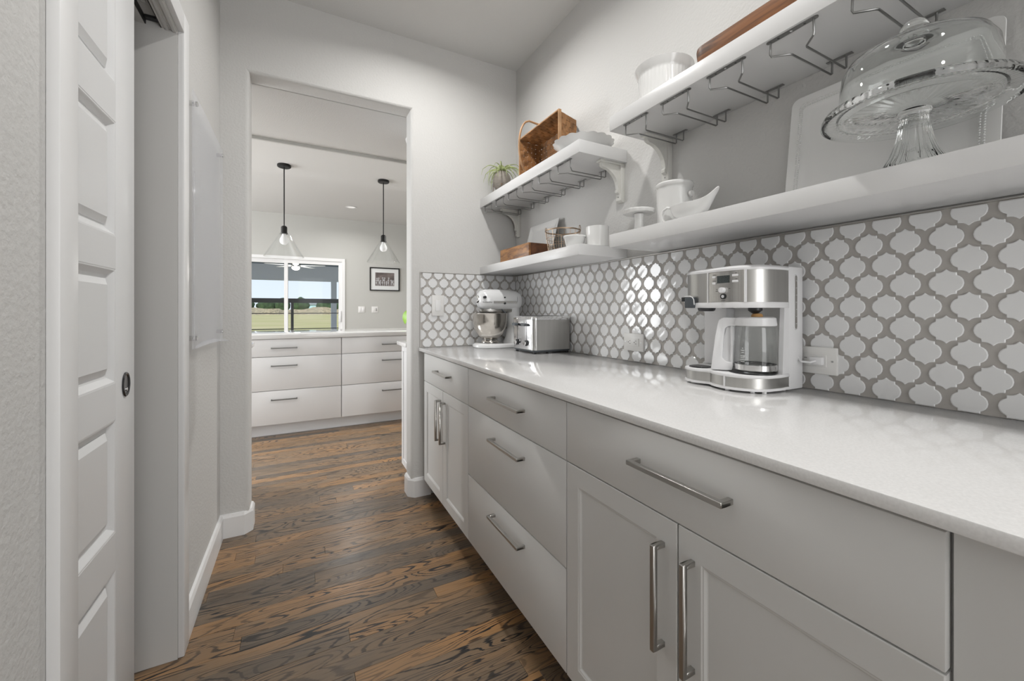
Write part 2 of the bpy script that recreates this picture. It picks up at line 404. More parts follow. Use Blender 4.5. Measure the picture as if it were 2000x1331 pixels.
# --- baseboards (sweep along the wall line, room on the right hand)
def sweep(path, prof):
    P = [Vector((p[0], p[1], 0)) for p in path]; R = []
    for i, p in enumerate(P):
        d0 = (P[i] - P[i - 1]).normalized() if i else (P[1] - P[0]).normalized()
        d1 = (P[i + 1] - P[i]).normalized() if i < len(P) - 1 else d0
        n0 = Vector((d0.y, -d0.x, 0)); n1 = Vector((d1.y, -d1.x, 0)); nn = (n0 + n1); nn.normalize(); k = 1 / max(.3, nn.dot(n0))
        R.append([tuple(p + nn * k * o + Vector((0, 0, z))) for o, z in prof])
    return MB().loft(R)
BP = [(0, 0), (.015, 0), (.015, .100), (.009, .114), (0, .116)]
struct('baseboard_left', sweep([(XL, DY1 + .068), (XL, YF), (OL - .026, YF), (OL, YF + .026), (OL, YB - .026), (OL - .026, YB), (-3.2, YB)], BP), M['trim'])
struct('baseboard_right', sweep([(3.3, YB), (OR_ + .026, YB), (OR_, YB - .026), (OR_, YF + .026), (OR_ + .026, YF), (.72, YF)], BP), M['trim'])
struct('baseboard_kitchen', sweep([(KX0, KY), (DX0 - .06, KY)], BP), M['trim']) if False else None

# --- pocket door opening: jambs, head with track slot, casing
j = MB().box(XL - .12, XL, DY1, DY1 + .02, 0, DZ + .02)
struct('trim_1', j, M['jamb'])
struct('trim_2', MB().box(XL - .040, XL, DY0 - .02, DY1, DZ, DZ + .02).box(XL - .12, XL - .082, DY0 - .02, DY1, DZ, DZ + .02)
       .box(XL - .012, XL - .003, DY0, DY1, DZ - .006, DZ).box(XL - .030, XL - .022, DY0, DY1, DZ - .004, DZ), M['jamb'], fix=False)
tk = grp('trim_3')
obj('track_channel', MB().box(XL - .082, XL - .040, .2, DY1, DZ + .026, DZ + .03).box(XL - .082, XL - .079, .2, DY1, DZ, DZ + .026).box(XL - .043, XL - .040, .2, DY1, DZ, DZ + .026), M['track'], tk, fix=False)
obj('track_rail', MB().box(XL - .066, XL - .056, .2, DY1 - .09, DZ + .014, DZ + .026), M['steel'], tk)
obj('track_bumper', MB().box(XL - .078, XL - .044, DY1 - .02, DY1 - .002, DZ + .012, DZ + .024), M['black'], tk)
def casing(p0, p1, vert, name):
    """flat casing with stepped inner edge on the hallway face of the left wall"""
    mb = MB()
    x0, x1 = XL, XL + .017
    if vert: y0, y1, z0, z1 = p0; mb.box(x0, x1, y0, y1, z0, z1)
    return mb
cw = .066
struct('trim_4', MB().box(XL, XL + .017, DY1 + .004, DY1 + .004 + cw, 0, DZ + cw + .004), M['trim'], bevel=.002)
struct('trim_5', MB().box(XL, XL + .017, DY0 - cw + .002, DY0 - .003, 0, DZ + cw + .004), M['trim'], bevel=.002)
struct('trim_6', MB().box(XL, XL + .017, DY0 - .003, DY1 + .004, DZ + .004, DZ + cw + .004), M['trim'], bevel=.002)
struct('trim_7', MB().box(XL - .04, XL, DY0 - .02, DY0 - .002, 0, DZ).box(XL - .12, XL - .082, DY0 - .02, DY0 - .002, 0, DZ), M['trim'], fix=False)

# --- pocket door, pulled part-way out
def pocket_door():
    x0, x1 = XL - .079, XL - .042; y0, y1 = 1.443 - .712, 1.443; sw = .124
    d = grp('door_1', ((x0 + x1) / 2, (y0 + y1) / 2, .008))
    for a, b in ((y0, y0 + sw), (y1 - sw, y1)):
        obj('stile', MB().box(x0, x1, a, b, .01, 2.045), M['door'], d, bevel=.001)
    rails = [(.01, .232), (.513, .604), (.877, .966), (1.243, 1.322), (1.600, 1.692), (1.955, 2.045)]
    for a, b in rails: obj('rail', MB().box(x0, x1, y0 + sw, y1 - sw, a, b), M['door'], d)
    for (a, b), (c, e) in zip(rails[:-1], rails[1:]):
        mb = MB(); st = [(0, .0005), (.004, .001), (.006, .0025), (.016, .0125), (.020, .0135), (.024, .0135), (.0245, .0115), (.040, .0030)]
        mb.rings(x1, y0 + sw, y1 - sw, b, c, st, '+x', back=False); mb.rings(x0, y0 + sw, y1 - sw, b, c, [(0, .0005), (.010, .009), (.024, .0105), (.04, .0035)], '-x', back=False)
        obj('panel', mb, M['door'], d, fix=False)
    h = obj('pull', MB().lathe([(.0275, 0), (.0285, .002), (.0265, .004), (.0235, .0035), (.0215, .0014), (.012, .0008), (0.0001, .0008)], x1, 1.379, .950, 40, ax='x', cap=False), M['dark'], d, smooth=True)
    h.data.materials[0] = mat('black_nickel', (.12, .12, .125), .18, 1.)
    # elongate the pull vertically
    h.scale = (1, .82, 1.12)
    obj('pull_pin', MB().lathe([(.0001, 0), (.004, 0), (.004, .002), (.0001, .002)], x1 + .0005, 1.386, .938, 12, ax='x'), M['chrome'], h, smooth=True)
pocket_door()

# --- sliding glass door to the porch
def sliding_door():
    d = grp('door_2', ((DX0 + DX1) / 2, KY, 0)); y0, y1 = KY - .015, KY + .12
    for n_, b in (('jamb', (DX0, DX0 + .05, y0, y1, 0, DH)), ('jamb', (DX1 - .05, DX1, y0, y1, 0, DH)), ('head', (DX0 + .05, DX1 - .05, y0, y1, DH - .05, DH)), ('sill', (DX0 + .05, DX1 - .05, y0, y1, 0, .03))):
        obj(n_, MB().box(*b), M['trim'], d)
    mx = -.212
    def sash(xa, xb, ya, yb):
        s = obj('sash', MB().box(xa, xa + .055, ya, yb, .03, DH - .05).box(xb - .055, xb, ya, yb, .03, DH - .05).box(xa + .055, xb - .055, ya, yb, DH - .115, DH - .05).box(xa + .055, xb - .055, ya, yb, .03, .14), M['trim'], d, fix=False)
        obj('pane', MB().box(xa + .054, xb - .054, (ya + yb) / 2 - .003, (ya + yb) / 2 + .003, .13, DH - .11), M['pane'], s)
        return s
    sash(DX0 + .05, mx + .03, KY + .06, KY + .10)
    s = sash(mx - .03, DX1 - .05, KY + .01, KY + .05)
    obj('handle', MB().box(DX1 - .088, DX1 - .066, KY - .012, KY + .012, .93, 1.13), M['wplast'], s, bevel=.004)
sliding_door()

# ================================================================== OUTSIDE
struct('ground', MB().box(-250, 250, 8.15, 420, -.5, -.3), M['field'])
struct('porch_floor', MB().box(-6, 5, KY + .14, 15.2, -.2, -.02), M['deck'])
struct('porch_ceiling', MB().box(-7, 6, KY + .14, 15.3, 2.62, 2.75), M['porchc'])
struct('porch_beam', MB().box(-7, 6, 15.0, 15.25, 2.12, 2.62), M['porch'])
struct('porch_post', MB().box(.94, 1.11, 15.02, 15.2, -.02, 2.12), M['porch'])
struct('porch_post', MB().box(-3.4, -3.23, 15.02, 15.2, -.02, 2.12), M['porch'])
rl = thing('porch_railing', (-.6, 9.4, -.02), 'dark metal railing with three bars and a slim post on the porch', 'railing')
for z0, z1, dy in ((1.295, 1.385, .03), (1.075, 1.09, .012), (.755, .772, .012)):
    obj('rail', MB().box(-4, 1.02, 9.4 - dy, 9.4 + dy, z0, z1), M['rail'], rl)
for px in (-.14, -2.3, 1.0): obj('post', MB().box(px - .025, px + .025, 9.375, 9.425, -.02, 1.295), M['rail'], rl)
# porch ceiling fan
fan = thing('ceiling_fan', (-.09, 11.0, 2.11), 'white ceiling fan with a lit globe under the porch ceiling', 'ceiling fan')
obj('downrod', MB().lathe([(.012, 2.26), (.012, 2.62)], -.09, 11, 0, 10), M['porch'], fan)
obj('motor', MB().lathe([(.03, 2.285), (.10, 2.265), (.11, 2.205), (.08, 2.18), (.04, 2.175)], -.09, 11, 0, 24), M['chrome'], fan, smooth=True)
obj('globe', MB().lathe([(.09, 2.175), (.085, 2.145), (.06, 2.12), (.02, 2.11)], -.09, 11, 0, 24), M['lens'], fan, smooth=True)
for k in range(5):
    a = math.radians(-18 + 72 * k); c_, s_ = math.cos(a), math.sin(a)
    pts = [(.10, -.05), (.62, -.075), (.66, -.05), (.66, .05), (.62, .075), (.10, .05)]
    obj('blade', MB().prism([(-.09 + p * c_ - q * s_, 11 + p * s_ + q * c_) for p, q in pts], 2.217, 2.227), M['porch'], fan)
lf = lamp('fan_lamp', 'POINT', (0, 0, -.08), (0, 0, 0), 18, (1, .95, .88), shadow_soft_size=.06); lf.parent = fan
# weeds bank and trees and a far house
wb = MB(); n = 120
top = [(-60 + 120 * i / n, 152 + math.sin(i * .7) * 1.2, 1.35 + .7 * random.random() + .3 * math.sin(i * .31)) for i in range(n + 1)]
for i in range(n):
    a, b = top[i], top[i + 1]
    wb.add([(a[0], 149, -.31), (b[0], 149, -.31), (b[0], b[1], b[2]), (a[0], a[1], a[2]), (b[0], 158, -.31), (a[0], 158, -.31)], [(0, 1, 2, 3), (3, 2, 4, 5)])
tag(obj('weeds', wb, M['weeds'], fix=False), 'band of tall dry brown weeds beyond the yellow field', 'weeds', kind='stuff')
def tree(x, y, r, h, label):
    h = h * .80
    t = thing('tree', (x, y, -.3), label, 'tree', 'distant trees beyond the field')
    obj('trunk', MB().lathe([(.18, -.3), (.12, h * .5)], x, y, 0, 7), M['boxd'], t)
    bm = bmesh.new(); bmesh.ops.create_icosphere(bm, subdivisions=3, radius=1)
    for v in bm.verts:
        k = 1 + random.uniform(-.16, .16); v.co = Vector((v.co.x * r * k, v.co.y * r * .8 * k, v.co.z * h * .52 * k))
    mb = MB(); bm.verts.ensure_lookup_table(); mb.v = [(v.co.x + x, v.co.y + y, v.co.z + h * .52) for v in bm.verts]; mb.f = [tuple(v.index for v in f.verts) for f in bm.faces]; bm.free()
    obj('crown', mb, M['tree'], t, smooth=True, sharp=180)
TREES = [(-17.2, 168, 3.0, 6.3, 'dark bushy tree at the left edge of the left door pane'), (-10.6, 170, 3.0, 6.0, 'dark tree in the middle of the left door pane'),
         (-5.6, 168, 2.3, 6.6, 'dark tree just left of the door mullion'), (.4, 166, 2.7, 6.9, 'tallest dark tree, just right of the slim railing post'),
         (8.6, 172, 3.2, 6.0, 'dark tree seen left of the white porch post'), (15.2, 172, 3.0, 5.6, 'dark tree seen right of the white porch post')]
for t in TREES: tree(*t)
hs = thing('house', (5.4, 202, -.3), 'pale blue house far away between the trees', 'house')
obj('wall', MB().box(2.9, 7.9, 198, 206, -.3, 3.6), M['house'], hs)
obj('roof', MB().prism([(2.5, 3.6), (8.3, 3.6), (6.9, 5.0), (3.9, 5.0)], 197.5, 206.5, 'y'), M['porchc'], hs)

# ================================================================== KITCHEN
def can_light(x, y, z, watts, label):
    t = thing('recessed_light', (x, y, z), label, 'ceiling light', 'recessed lights')
    obj('trim_ring', MB().lathe([(.062, -.0005), (.085, -.0005), (.088, -.004), (.062, -.006)], x, y, z, 32, cap=False), M['trim'], t, smooth=True)
    obj('lens', MB().lathe([(.062, -.003), (.0001, -.003)], x, y, z, 32, cap=False), M['lens2'] if y > 6 else M['lens'] if watts else M['plate'], t)
    if watts:
        o = lamp('lamp', 'AREA', (0, 0, -.012), (0, 0, 0), watts, (1, .985, .96), shape='DISK', size=.09, spread=math.radians(160)); o.parent = t
for i, c in enumerate(CANS): can_light(*c, ['recessed ceiling light near the end wall of the pantry', 'recessed ceiling light over the near cabinets of the pantry', 'recessed ceiling light behind the camera in the pantry'][i])
KL = ['recessed ceiling light over the left end of the kitchen island', 'recessed ceiling light over the right end of the kitchen island', 'round recessed ceiling light between the two pendants, far ceiling',
      'recessed ceiling light in the far ceiling left of the doorway view', 'recessed ceiling light in the low passage ceiling']
for i, c in enumerate(KCANS): can_light(*c, KL[i])

def island():
    yf = 4.225; zt = .925; zb = .885
    w0, w1 = -1.30, 1.62
    ct = obj('island_countertop', MB().box(w0 - .03, w1 + .03, 4.20, 5.05, zb, zt), M['quartzk'], bevel=.003)
    tag(ct, 'long white glossy quartz slab on the kitchen island', 'countertop')
    xs = [w0, -.52, .34, w1 - .30]
    seams = [-1.31, -.607, .355, 1.317]
    labs = ['white island cabinet with three wide drawers, left end, mostly behind the doorway jamb', 'white island cabinet with three wide drawers, left of the two seen through the doorway', 'white island cabinet with three drawers, right of the two seen through the doorway']
    for k in range(3):
        a, b = seams[k], seams[k + 1]
        t = thing('island_cabinet', ((a + b) / 2, 4.6, 0), labs[k], 'cabinet', 'drawer cabinets of the kitchen island')
        obj('carcass', MB().box(a + .001, b - .001, yf + .02, 4.95, .11, zb), M['cabk'], t)
        obj('toe_kick', MB().box(a, b, 4.30, 4.32, 0, .11), M['cabk'], t)
        for z0, z1 in ((.725, .880), (.420, .720), (.112, .415)):
            d = obj('drawer_front', MB().box(a + .003, b - .003, yf, yf + .02, z0, z1), M['cabk'], t, bevel=.0015)
            cx = (a + b) / 2
            zc = z1 - .079
            L2 = .105
            obj('handle', MB().box(cx - L2, cx + L2, yf - .032, yf - .022, zc - .005, zc + .005).box(cx - L2, cx - L2 + .01, yf - .024, yf, zc - .005, zc + .005).box(cx + L2 - .01, cx + L2, yf - .024, yf, zc - .005, zc + .005), M['nickeld'], d, fix=False)
island()

def pendant(x, y, label, zc=2.60):
    t = thing('pendant_light', (x, y, zc), label, 'pendant light', 'pendants over the island')
    obj('canopy', MB().lathe([(.0001, 0), (.060, 0), (.062, -.004), (.062, -.020), (.055, -.026), (.0001, -.026)], x, y, zc, 32, cap=False), M['dark'], t, smooth=True)
    zt = 1.985
    obj('rod', MB().lathe([(.0055, zt), (.0055, zc - .02)], x, y, 0, 10), M['dark'], t)
    obj('socket', MB().lathe([(.0001, zt + .005), (.012, zt + .005), (.026, zt - .005), (.028, zt - .012), (.028, zt - .060), (.033, zt - .070), (.033, zt - .078), (.0001, zt - .078)], x, y, 0, 24, cap=False), M['dark'], t, smooth=True)
    obj('bulb', MB().lathe([(.018, zt - .078), (.020, zt - .095), (.036, zt - .125), (.040, zt - .145), (.034, zt - .168), (.018, zt - .182), (.0001, zt - .186)], x, y, 0, 24, cap=False), M['bulb'], t, smooth=True)
    prof = [(.040, zt - .076), (.175, zt - .305)]; th = .004
    P = [(.034, zt - .074), (.044, zt - .074), (.176, zt - .300), (.178, zt - .306), (.173, zt - .306), (.169, zt - .300), (.039, zt - .079), (.034, zt - .079)]
    obj('glass_shade', MB().lathe(P + [P[0]], x, y, 0, 64, cap=False), M['sglass'], t, smooth=True, sharp=25)
pendant(-.141, 4.645, 'left conical clear glass pendant lamp on a black rod')
pendant(.829, 4.69, 'right conical clear glass pendant lamp on a black rod')

# framed print and switch plates on the far kitchen wall
pic = thing('framed_picture', (1.43, KY - .01, 1.515), 'thin black framed photo print with white mat, on the far kitchen wall', 'picture')
x0, x1, z0, z1 = 1.155, 1.704, 1.512, 1.953; ya = KY - .022; yb = KY - .002
obj('frame', MB().box(x0, x0 + .02, ya, yb, z0, z1).box(x1 - .02, x1, ya, yb, z0, z1).box(x0 + .02, x1 - .02, ya, yb, z0, z0 + .02).box(x0 + .02, x1 - .02, ya, yb, z1 - .02, z1), M['dark'], pic, fix=False)
obj('mat_board', MB().box(x0 + .02, x1 - .02, yb - .008, yb - .004, z0 + .02, z1 - .02), M['paper'], pic)
pr = obj('print', MB().box(x0 + .10, x1 - .10, yb - .0095, yb - .008, z0 + .095, z1 - .095), M['photo'], pic)
fg = MB()
for k in range(9):
    cx = x0 + .125 + k * .037 + random.uniform(-.008, .008); z_ = z0 + .098; h_ = random.uniform(.07, .15); y_ = yb - .0098 - .00004 * k
    fg.box(cx - .004, cx + .005, y_, yb - .009, z_, z_ + h_)
    for (ox2, oz2, rx, rz) in ((0, h_, .018, .015), (random.uniform(-.016, .016), h_ * .72, .014, .020), (random.uniform(-.014, .014), h_ * .38, .012, .024)):
        fg.prism([(cx + ox2 + rx * (1 + .3 * math.cos(4 * a)) * math.cos(a) * .8, z_ + oz2 + rz * (1 + .3 * math.cos(4 * a)) * math.sin(a) * .8) for a in [q * PI / 8 for q in range(16)]], y_ - .0001, yb - .009, 'y')
obj('print_figures', fg, M['photol'], pr)
obj('pane', MB().box(x0 + .02, x1 - .02, ya + .003, ya + .005, z0 + .02, z1 - .02), M['pane'], pic)
def wplate(x, label, sw):
    t = thing('wall_plate', (x, KY, 1.10), label, 'switch plate')
    obj('plate', MB().box(x - .058, x + .058, KY - .006, KY, 1.10, 1.215), M['plate'], t, bevel=.002)
    if sw:
        for dx in (-.024, .024): obj('rocker', MB().box(x + dx - .017, x + dx + .017, KY - .010, KY - .005, 1.125, 1.19), M['trim'], t, bevel=.001)
    else:
        for dx in (-.024, .024): obj('switch_opening', MB().box(x + dx - .012, x + dx + .012, KY - .0085, KY - .005, 1.13, 1.185), M['plate'] if dx < 0 else M['platter'], t, bevel=.001)
wplate(1.012, 'left white double switch plate under the framed print', True)
wplate(1.249, 'right white plate with grey outlet under the framed print', False)

# base cabinet and corner crown seen just right of the opening, and a counter tip on the left
t = thing('side_cabinet', (1.0, 2.72, 0), 'white base cabinet just beyond the right jamb of the opening', 'cabinet')
obj('carcass', MB().box(.635, 1.9, 2.601, 2.83, .09, .905), M['cabk'], t)
obj('side_panel', MB().rings(.625, 2.601, 2.84, .085, .905, [(0, .0099), (0, 0), (.04, 0), (.043, .004)], '-x'), M['cabk'], t)
obj('toe_kick', MB().box(.70, 1.9, 2.601, 2.77, 0, .09), M['cabk'], t)
tag(obj('side_countertop', MB().box(.597, 1.95, 2.6005, 2.87, .905, .93), M['quartz'], bevel=.002), 'white countertop tip just beyond the right jamb of the opening', 'countertop')
t = thing('upper_cabinet', (1.2, 2.72, 1.45), 'white upper cabinet with crown, just beyond the right jamb', 'cabinet')
obj('carcass', MB().box(.70, 1.9, 2.601, 2.88, 1.45, 2.27), M['cabk'], t)
obj('crown', MB().prism([(2.601, 2.27), (2.89, 2.27), (2.925, 2.355), (2.93, 2.370), (2.601, 2.370)], .70, 1.9, 'x').prism([(.70, 2.27), (.70, 2.370), (.668, 2.370), (.671, 2.355)], 2.601, 2.92, 'y'), M['trim'], t, fix=False)
tag(obj('side_countertop', MB().box(-1.9, -.268, 2.95, 3.16, .905, .93), M['quartz'], bevel=.002), 'white countertop tip just beyond the left jamb of the opening', 'countertop')
t = thing('side_cabinet', (-1.1, 3.05, 0), 'white base cabinet behind the left jamb of the opening', 'cabinet')
obj('carcass', MB().box(-1.9, -.34, 2.97, 3.15, .10, .905), M['cabk'], t)
obj('toe_kick', MB().box(-1.9, -.40, 2.99, 3.12, 0, .10), M['cabk'], t)
# potted plant on the island
t = thing('potted_plant', (.95, 4.62, .925), 'plant with one broad green leaf in a white pot on the island', 'plant')
obj('pot', MB().lathe([(.0001, .925), (.05, .925), (.065, .97), (.07, 1.05), (.072, 1.06), (.064, 1.06), (.060, 1.03), (.0001, 1.03)], 1.185, 4.62, 0, 28, cap=False), M['cer'], t, smooth=True)
def leafmesh(c, d, up, L, W, bend=.4, n=8):
    c, d, up = Vector(c), Vector(d).normalized(), Vector(up).normalized(); s_ = d.cross(up).normalized(); R = []
    for i in range(n + 1):
        q = i / n; w_ = W * math.sin(PI * min(1, q * .93 + .04)) ** .8; p = c + d * L * q + up * (bend * L * (q - q * q * 1.6))
        R.append([tuple(p - s_ * w_ + up * .006), tuple(p), tuple(p + s_ * w_ + up * .006)])
    return MB().loft(R, False, False, closed=False)
for (c, d, up, L, W) in (((1.10, 4.61, 1.150), (-.42, 0, -.9), (-.75, -.6, .35), .165, .045), ((1.19, 4.63, 1.12), (.5, .2, .7), (-.5, -.3, .5), .16, .04), ((1.19, 4.61, 1.12), (.3, .3, 1), (-.6, -.6, .2), .13, .035), ((1.19, 4.62, 1.1), (.8, -.3, .3), (0, 0, 1), .14, .035)):
    obj('leaf', leafmesh(c, d, up, L, W), M['leaf'], t, smooth=True, fix=False)
obj('stem', MB().tube([(1.185, 4.62, 1.02), (1.18, 4.62, 1.10), (1.14, 4.615, 1.15), (1.10, 4.61, 1.152)], .004), M['leaf'], t)

# ================================================================== PANTRY CABINETS
FX = .67
def pull(mb_parent, y0, y1, z0, z1, vertical):
    x = FX - .034; r = .0052; mb = MB()
    if vertical:
        yc = (y0 + y1) / 2; mb.box(x, x + .011, yc - r, yc + r, z0, z1)
        for a, b in ((z0, z0 + .011), (z1 - .011, z1)): mb.box(x + .011, FX + .0005, yc - r, yc + r, a, b)
    else:
        zc = (z0 + z1) / 2; mb.box(x, x + .011, y0, y1, zc - r, zc + r)
        for a, b in ((y0, y0 + .011), (y1 - .011, y1)): mb.box(x + .011, FX + .0005, a, b, zc - r, zc + r)
    return obj('handle', mb, M['nickel'], mb_parent, bevel=.001, bseg=1)
def shaker(t, y0, y1, z0, z1):
    w_ = .060
    st = [(0, .020), (0, .0015), (.0015, 0), (w_ - .008, 0), (w_ - .006, .0015), (w_ - .003, .002), (w_, .0065), (w_ + .002, .0075)]
    mb = MB().rings(FX, y0, y1, z0, z1, st, '-x')
    return obj('door', mb, M['cab'], t)
def slab(t, y0, y1, z0, z1): return obj('drawer_front', MB().box(FX, FX + .020, y0, y1, z0, z1), M['cab'], t, bevel=.0018)
CB = [(1.7030, 2.434), (.9455, 1.7030), (.1825, .9455)]
LB = ['grey base cabinet with one drawer over two doors, farthest, by the opening', 'grey base cabinet with three wide drawers, middle of the pantry run', 'grey base cabinet with one wide drawer over two doors, nearest the camera']
g = .0015
for k, (a, b) in enumerate(CB):
    t = thing('base_cabinet', ((FX + WR) / 2, (a + b) / 2, 0), LB[k], 'cabinet')
    obj('carcass', MB().box(FX + .021, WR - .001, a + .0005, b - .0005, .11, .893), M['cab'], t)
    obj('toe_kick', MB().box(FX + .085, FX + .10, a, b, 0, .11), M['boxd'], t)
    yc = (a + b) / 2
    if k != 1:
        d = slab(t, a + g, b - g, .7165, .8825); hc = .560 if k == 2 else 2.045
        pull(d, hc - .114, hc + .114, .804, .812, False)
        d = shaker(t, yc + g, b - g, .110, .7135); pull(d, yc + .030, yc + .042, .445, .662, True)
        d = shaker(t, a + g, yc - g, .110, .7135); pull(d, yc - .042, yc - .030, .445, .662, True)
    else:
        for z0, z1, zh in ((.7165, .8825, .804), (.4085, .7135, .643), (.110, .4055, .347)):
            d = slab(t, a + g, b - g, z0, z1); pull(d, 1.305 - .122, 1.305 + .122, zh - .004, zh + .004, False)
t = thing('end_panel', ((FX + WR) / 2, -.1, 0), 'plain grey filler panel at the near end of the pantry cabinets', 'panel')
obj('filler', MB().box(FX + .012, WR - .001, -.45, .1805, .0, .893), M['cab'], t)
t = thing('filler_strip', (FX + .02, 2.45, 0), 'narrow grey filler strip between the farthest cabinet and the wall', 'panel')
obj('filler', MB().box(FX + .022, WR - .001, 2.435, YF - .001, .11, .893), M['cab'], t)
tag(obj('countertop', MB().box(.645, WR - .001, -.45, YF - .0008, .894, .914), M['quartz'], bevel=.0022), 'long glossy white quartz countertop with the coffee maker, toaster and mixer on it', 'countertop')

# ================================================================== TILED BACKSPLASH
TW, TP = .0717, .1064
QX, QY = 8.337e-5, 1.209e-4
Q = [(0, 268), (22, 256), (52, 235), (95, 217), (150, 208), (198, 206), (206, 196), (208, 156), (216, 148), (262, 130), (304, 100), (334, 58), (348, 0)]
def tile_outline():
    q = [(x * QX, y * QY) for x, y in Q]
    p = q[:] + [(x, -y) for x, y in q[:-1][::-1]]
    return p + [(-x, y) for x, y in p[1:-1][::-1]]
TO = tile_outline()
def clip(poly, ax, lim, keep_less):
    out = []; n = len(poly)
    for i in range(n):
        a, b = poly[i], poly[(i + 1) % n]
        ia = (a[ax] <= lim) == keep_less; ib = (b[ax] <= lim) == keep_less
        if ia: out.append(a)
        if ia != ib:
            t = (lim - a[ax]) / (b[ax] - a[ax]); out.append((a[0] + (b[0] - a[0]) * t, a[1] + (b[1] - a[1]) * t))
    return out
TD = .0034
def tile_geom(poly, wall):
    """outline in (along, up); built at origin on its wall, front face proud"""
    n = len(poly); cx = sum(p[0] for p in poly) / n; cy = sum(p[1] for p in poly) / n
    R = []
    for k, d in ((1.0, 0), (1.0, TD - .0012), (.93, TD)):
        r = []
        for p in poly:
            a, u = cx + (p[0] - cx) * k, cy + (p[1] - cy) * k
            r.append((-d, a, u) if wall == 'r' else (a, -d, u))
        R.append(r)
    return MB().loft(R, False, True)
TM = {}
def tile(wall, parent, a, z, lims, bucket=None):
    a0, a1, z0, z1 = lims; poly = TO; key = [wall, 0, 0]
    if z + .034 > z1: poly = clip(poly, 1, z1 - z, True); key[1] = round(z1 - z, 4)
    if z - .034 < z0: poly = clip(poly, 1, z0 - z, False); key[1] = round(z0 - z, 4)
    if poly and a - .0295 < a0: poly = clip(poly, 0, a0 - a, False); key[2] = round(a0 - a, 4)
    if poly and a + .0295 > a1: poly = clip(poly, 0, a1 - a, True); key[2] = round(a1 - a, 4)
    if len(poly) < 3 or max(p[0] for p in poly) - min(p[0] for p in poly) < .004: return
    bedpos = WR - .006 if wall == 'r' else YF - .006
    loc = Vector((bedpos, a, z)) if wall == 'r' else Vector((a, bedpos, z))
    if bucket is not None:
        mb = tile_geom(poly, wall); bucket.add([tuple(Vector(v) + loc) for v in mb.v], mb.f); return
    key = tuple(key)
    if key not in TM:
        mb = tile_geom(poly, wall); me = bpy.data.meshes.new('tile'); me.from_pydata(mb.v, [], mb.f)
        bm = bmesh.new(); bm.from_mesh(me); bmesh.ops.recalc_face_normals(bm, faces=bm.faces); bm.to_mesh(me); bm.free()
        me.materials.append(M['tile']); TM[key] = me
    o = bpy.data.objects.new('tile', TM[key]); C.objects.link(o); o.parent = parent; o.location = loc - wl(parent)
    o.rotation_euler = (random.uniform(-.006, .006), 0, random.uniform(-.009, .009)) if wall == 'r' else (random.uniform(-.006, .006), 0, random.uniform(-.006, .006))
ZT = 1.377
bs_r = thing('tile_backsplash', (WR, 1.2, .914), 'white arabesque tile backsplash with taupe grout along the long right wall', 'backsplash')
obj('grout_bed', MB().box(WR - .006, WR - .0003, -.45, YF - .006, .9145, ZT), M['grout'], bs_r)
obj('edge_strip', MB().box(WR - .011, WR - .0003, -.45, YF - .006, ZT, ZT + .003), M['nickel'], bs_r)
bs_f = thing('tile_backsplash', (1.0, YF, .914), 'white arabesque tile backsplash on the short end wall behind the stand mixer', 'backsplash')
obj('grout_bed', MB().box(.655, WR - .006, YF - .006, YF - .0003, .9145, ZT), M['grout'], bs_f)
obj('edge_strip', MB().box(.652, WR - .011, YF - .011, YF - .0003, ZT, ZT + .003).box(.652, .655, YF - .011, YF - .0003, .9145, ZT), M['nickel'], bs_f, fix=False)
bucket = MB()
for k in range(9):
    z = 1.3116 + TP / 2 - k * TP / 2
    off = 0 if k % 2 == 1 else TW / 2
    nlo = int((-.45 - .5769 - off) / TW) - 1
    for i in range(nlo, 30):
        a = .5769 + off + i * TW
        if a - .03 > YF - .008 or a + .03 < -.45: continue
        tile('r', bs_r, a, z, (-.45, YF - .011, .916, ZT - .002), bucket if a < .19 else None)
    off = 0 if k % 2 == 0 else TW / 2
    for i in range(-2, 11):
        a = .6974 + off + i * TW
        if a - .03 > WR - .008 or a + .03 < .656: continue
        tile('f', bs_f, a, z, (.657, WR - .011, .916, ZT - .002))
tag(obj('tile_rest', bucket, M['tile'], bs_r, fix=True), kind='stuff')

# outlets and switches on the tile
def plate_r(name, y0, y1, z0, z1, label, kind):
    x = WR - .0102; t = thing(name, (x, (y0 + y1) / 2, z0), label, 'outlet')
    obj('plate', MB().box(x - .006, x + .004, y0, y1, z0, z1), M['plate'], t, bevel=.0025)
    zc = (z0 + z1) / 2; yc = (y0 + y1) / 2
    ins = obj('insert', MB().box(x - .0085, x - .003, yc - .034, yc + .034, zc - .017, zc + .017), M['plate'], t, bevel=.001)
    for dy in (-.035, .035) if kind == 'duplex' else (-.045, .045):
        s_ = .0045 if kind != 'duplex' else .0
    for sy in (-.048, .048):
        obj('screw', MB().lathe([(.0001, -.0075), (.0028, -.0075), (.0028, -.004)], x, yc + sy, zc, 10, ax='x', cap=False), M['platter'], t)
    def outlet(yo):
        for dz, l in ((.0062, .0036), (-.0062, .0042)):
            obj('slot', MB().box(x - .0088, x - .0083, yo - l, yo + l, zc + dz - .0009, zc + dz + .0009), M['nub'], ins)
        obj('ground_hole', MB().lathe([(.0001, -.0088), (.0024, -.0088), (.0024, -.0083)], x, yo + .0095, zc, 10, ax='x', cap=False), M['nub'], ins)
    outlet(yc + .018)
    if kind == 'duplex': outlet(yc - .018)
    return t, x, yc, zc
plate_r('outlet', 1.283, 1.402, .962, 1.040, 'white double outlet plate on the tiles between toaster and coffee maker', 'duplex')
t, ox, oyc, ozc = plate_r('outlet', .572, .690, .961, 1.038, 'white outlet plate right of the coffee maker, with its plug in', 'single')
pl = thing('power_cord', (ox - .01, .65, .98), 'white power plug and cord of the coffee maker in the right outlet', 'cord')
obj('plug', MB().box(ox - .026, ox - .009, .600, .632, ozc - .011, ozc + .011), M['wplast'], pl, bevel=.003)
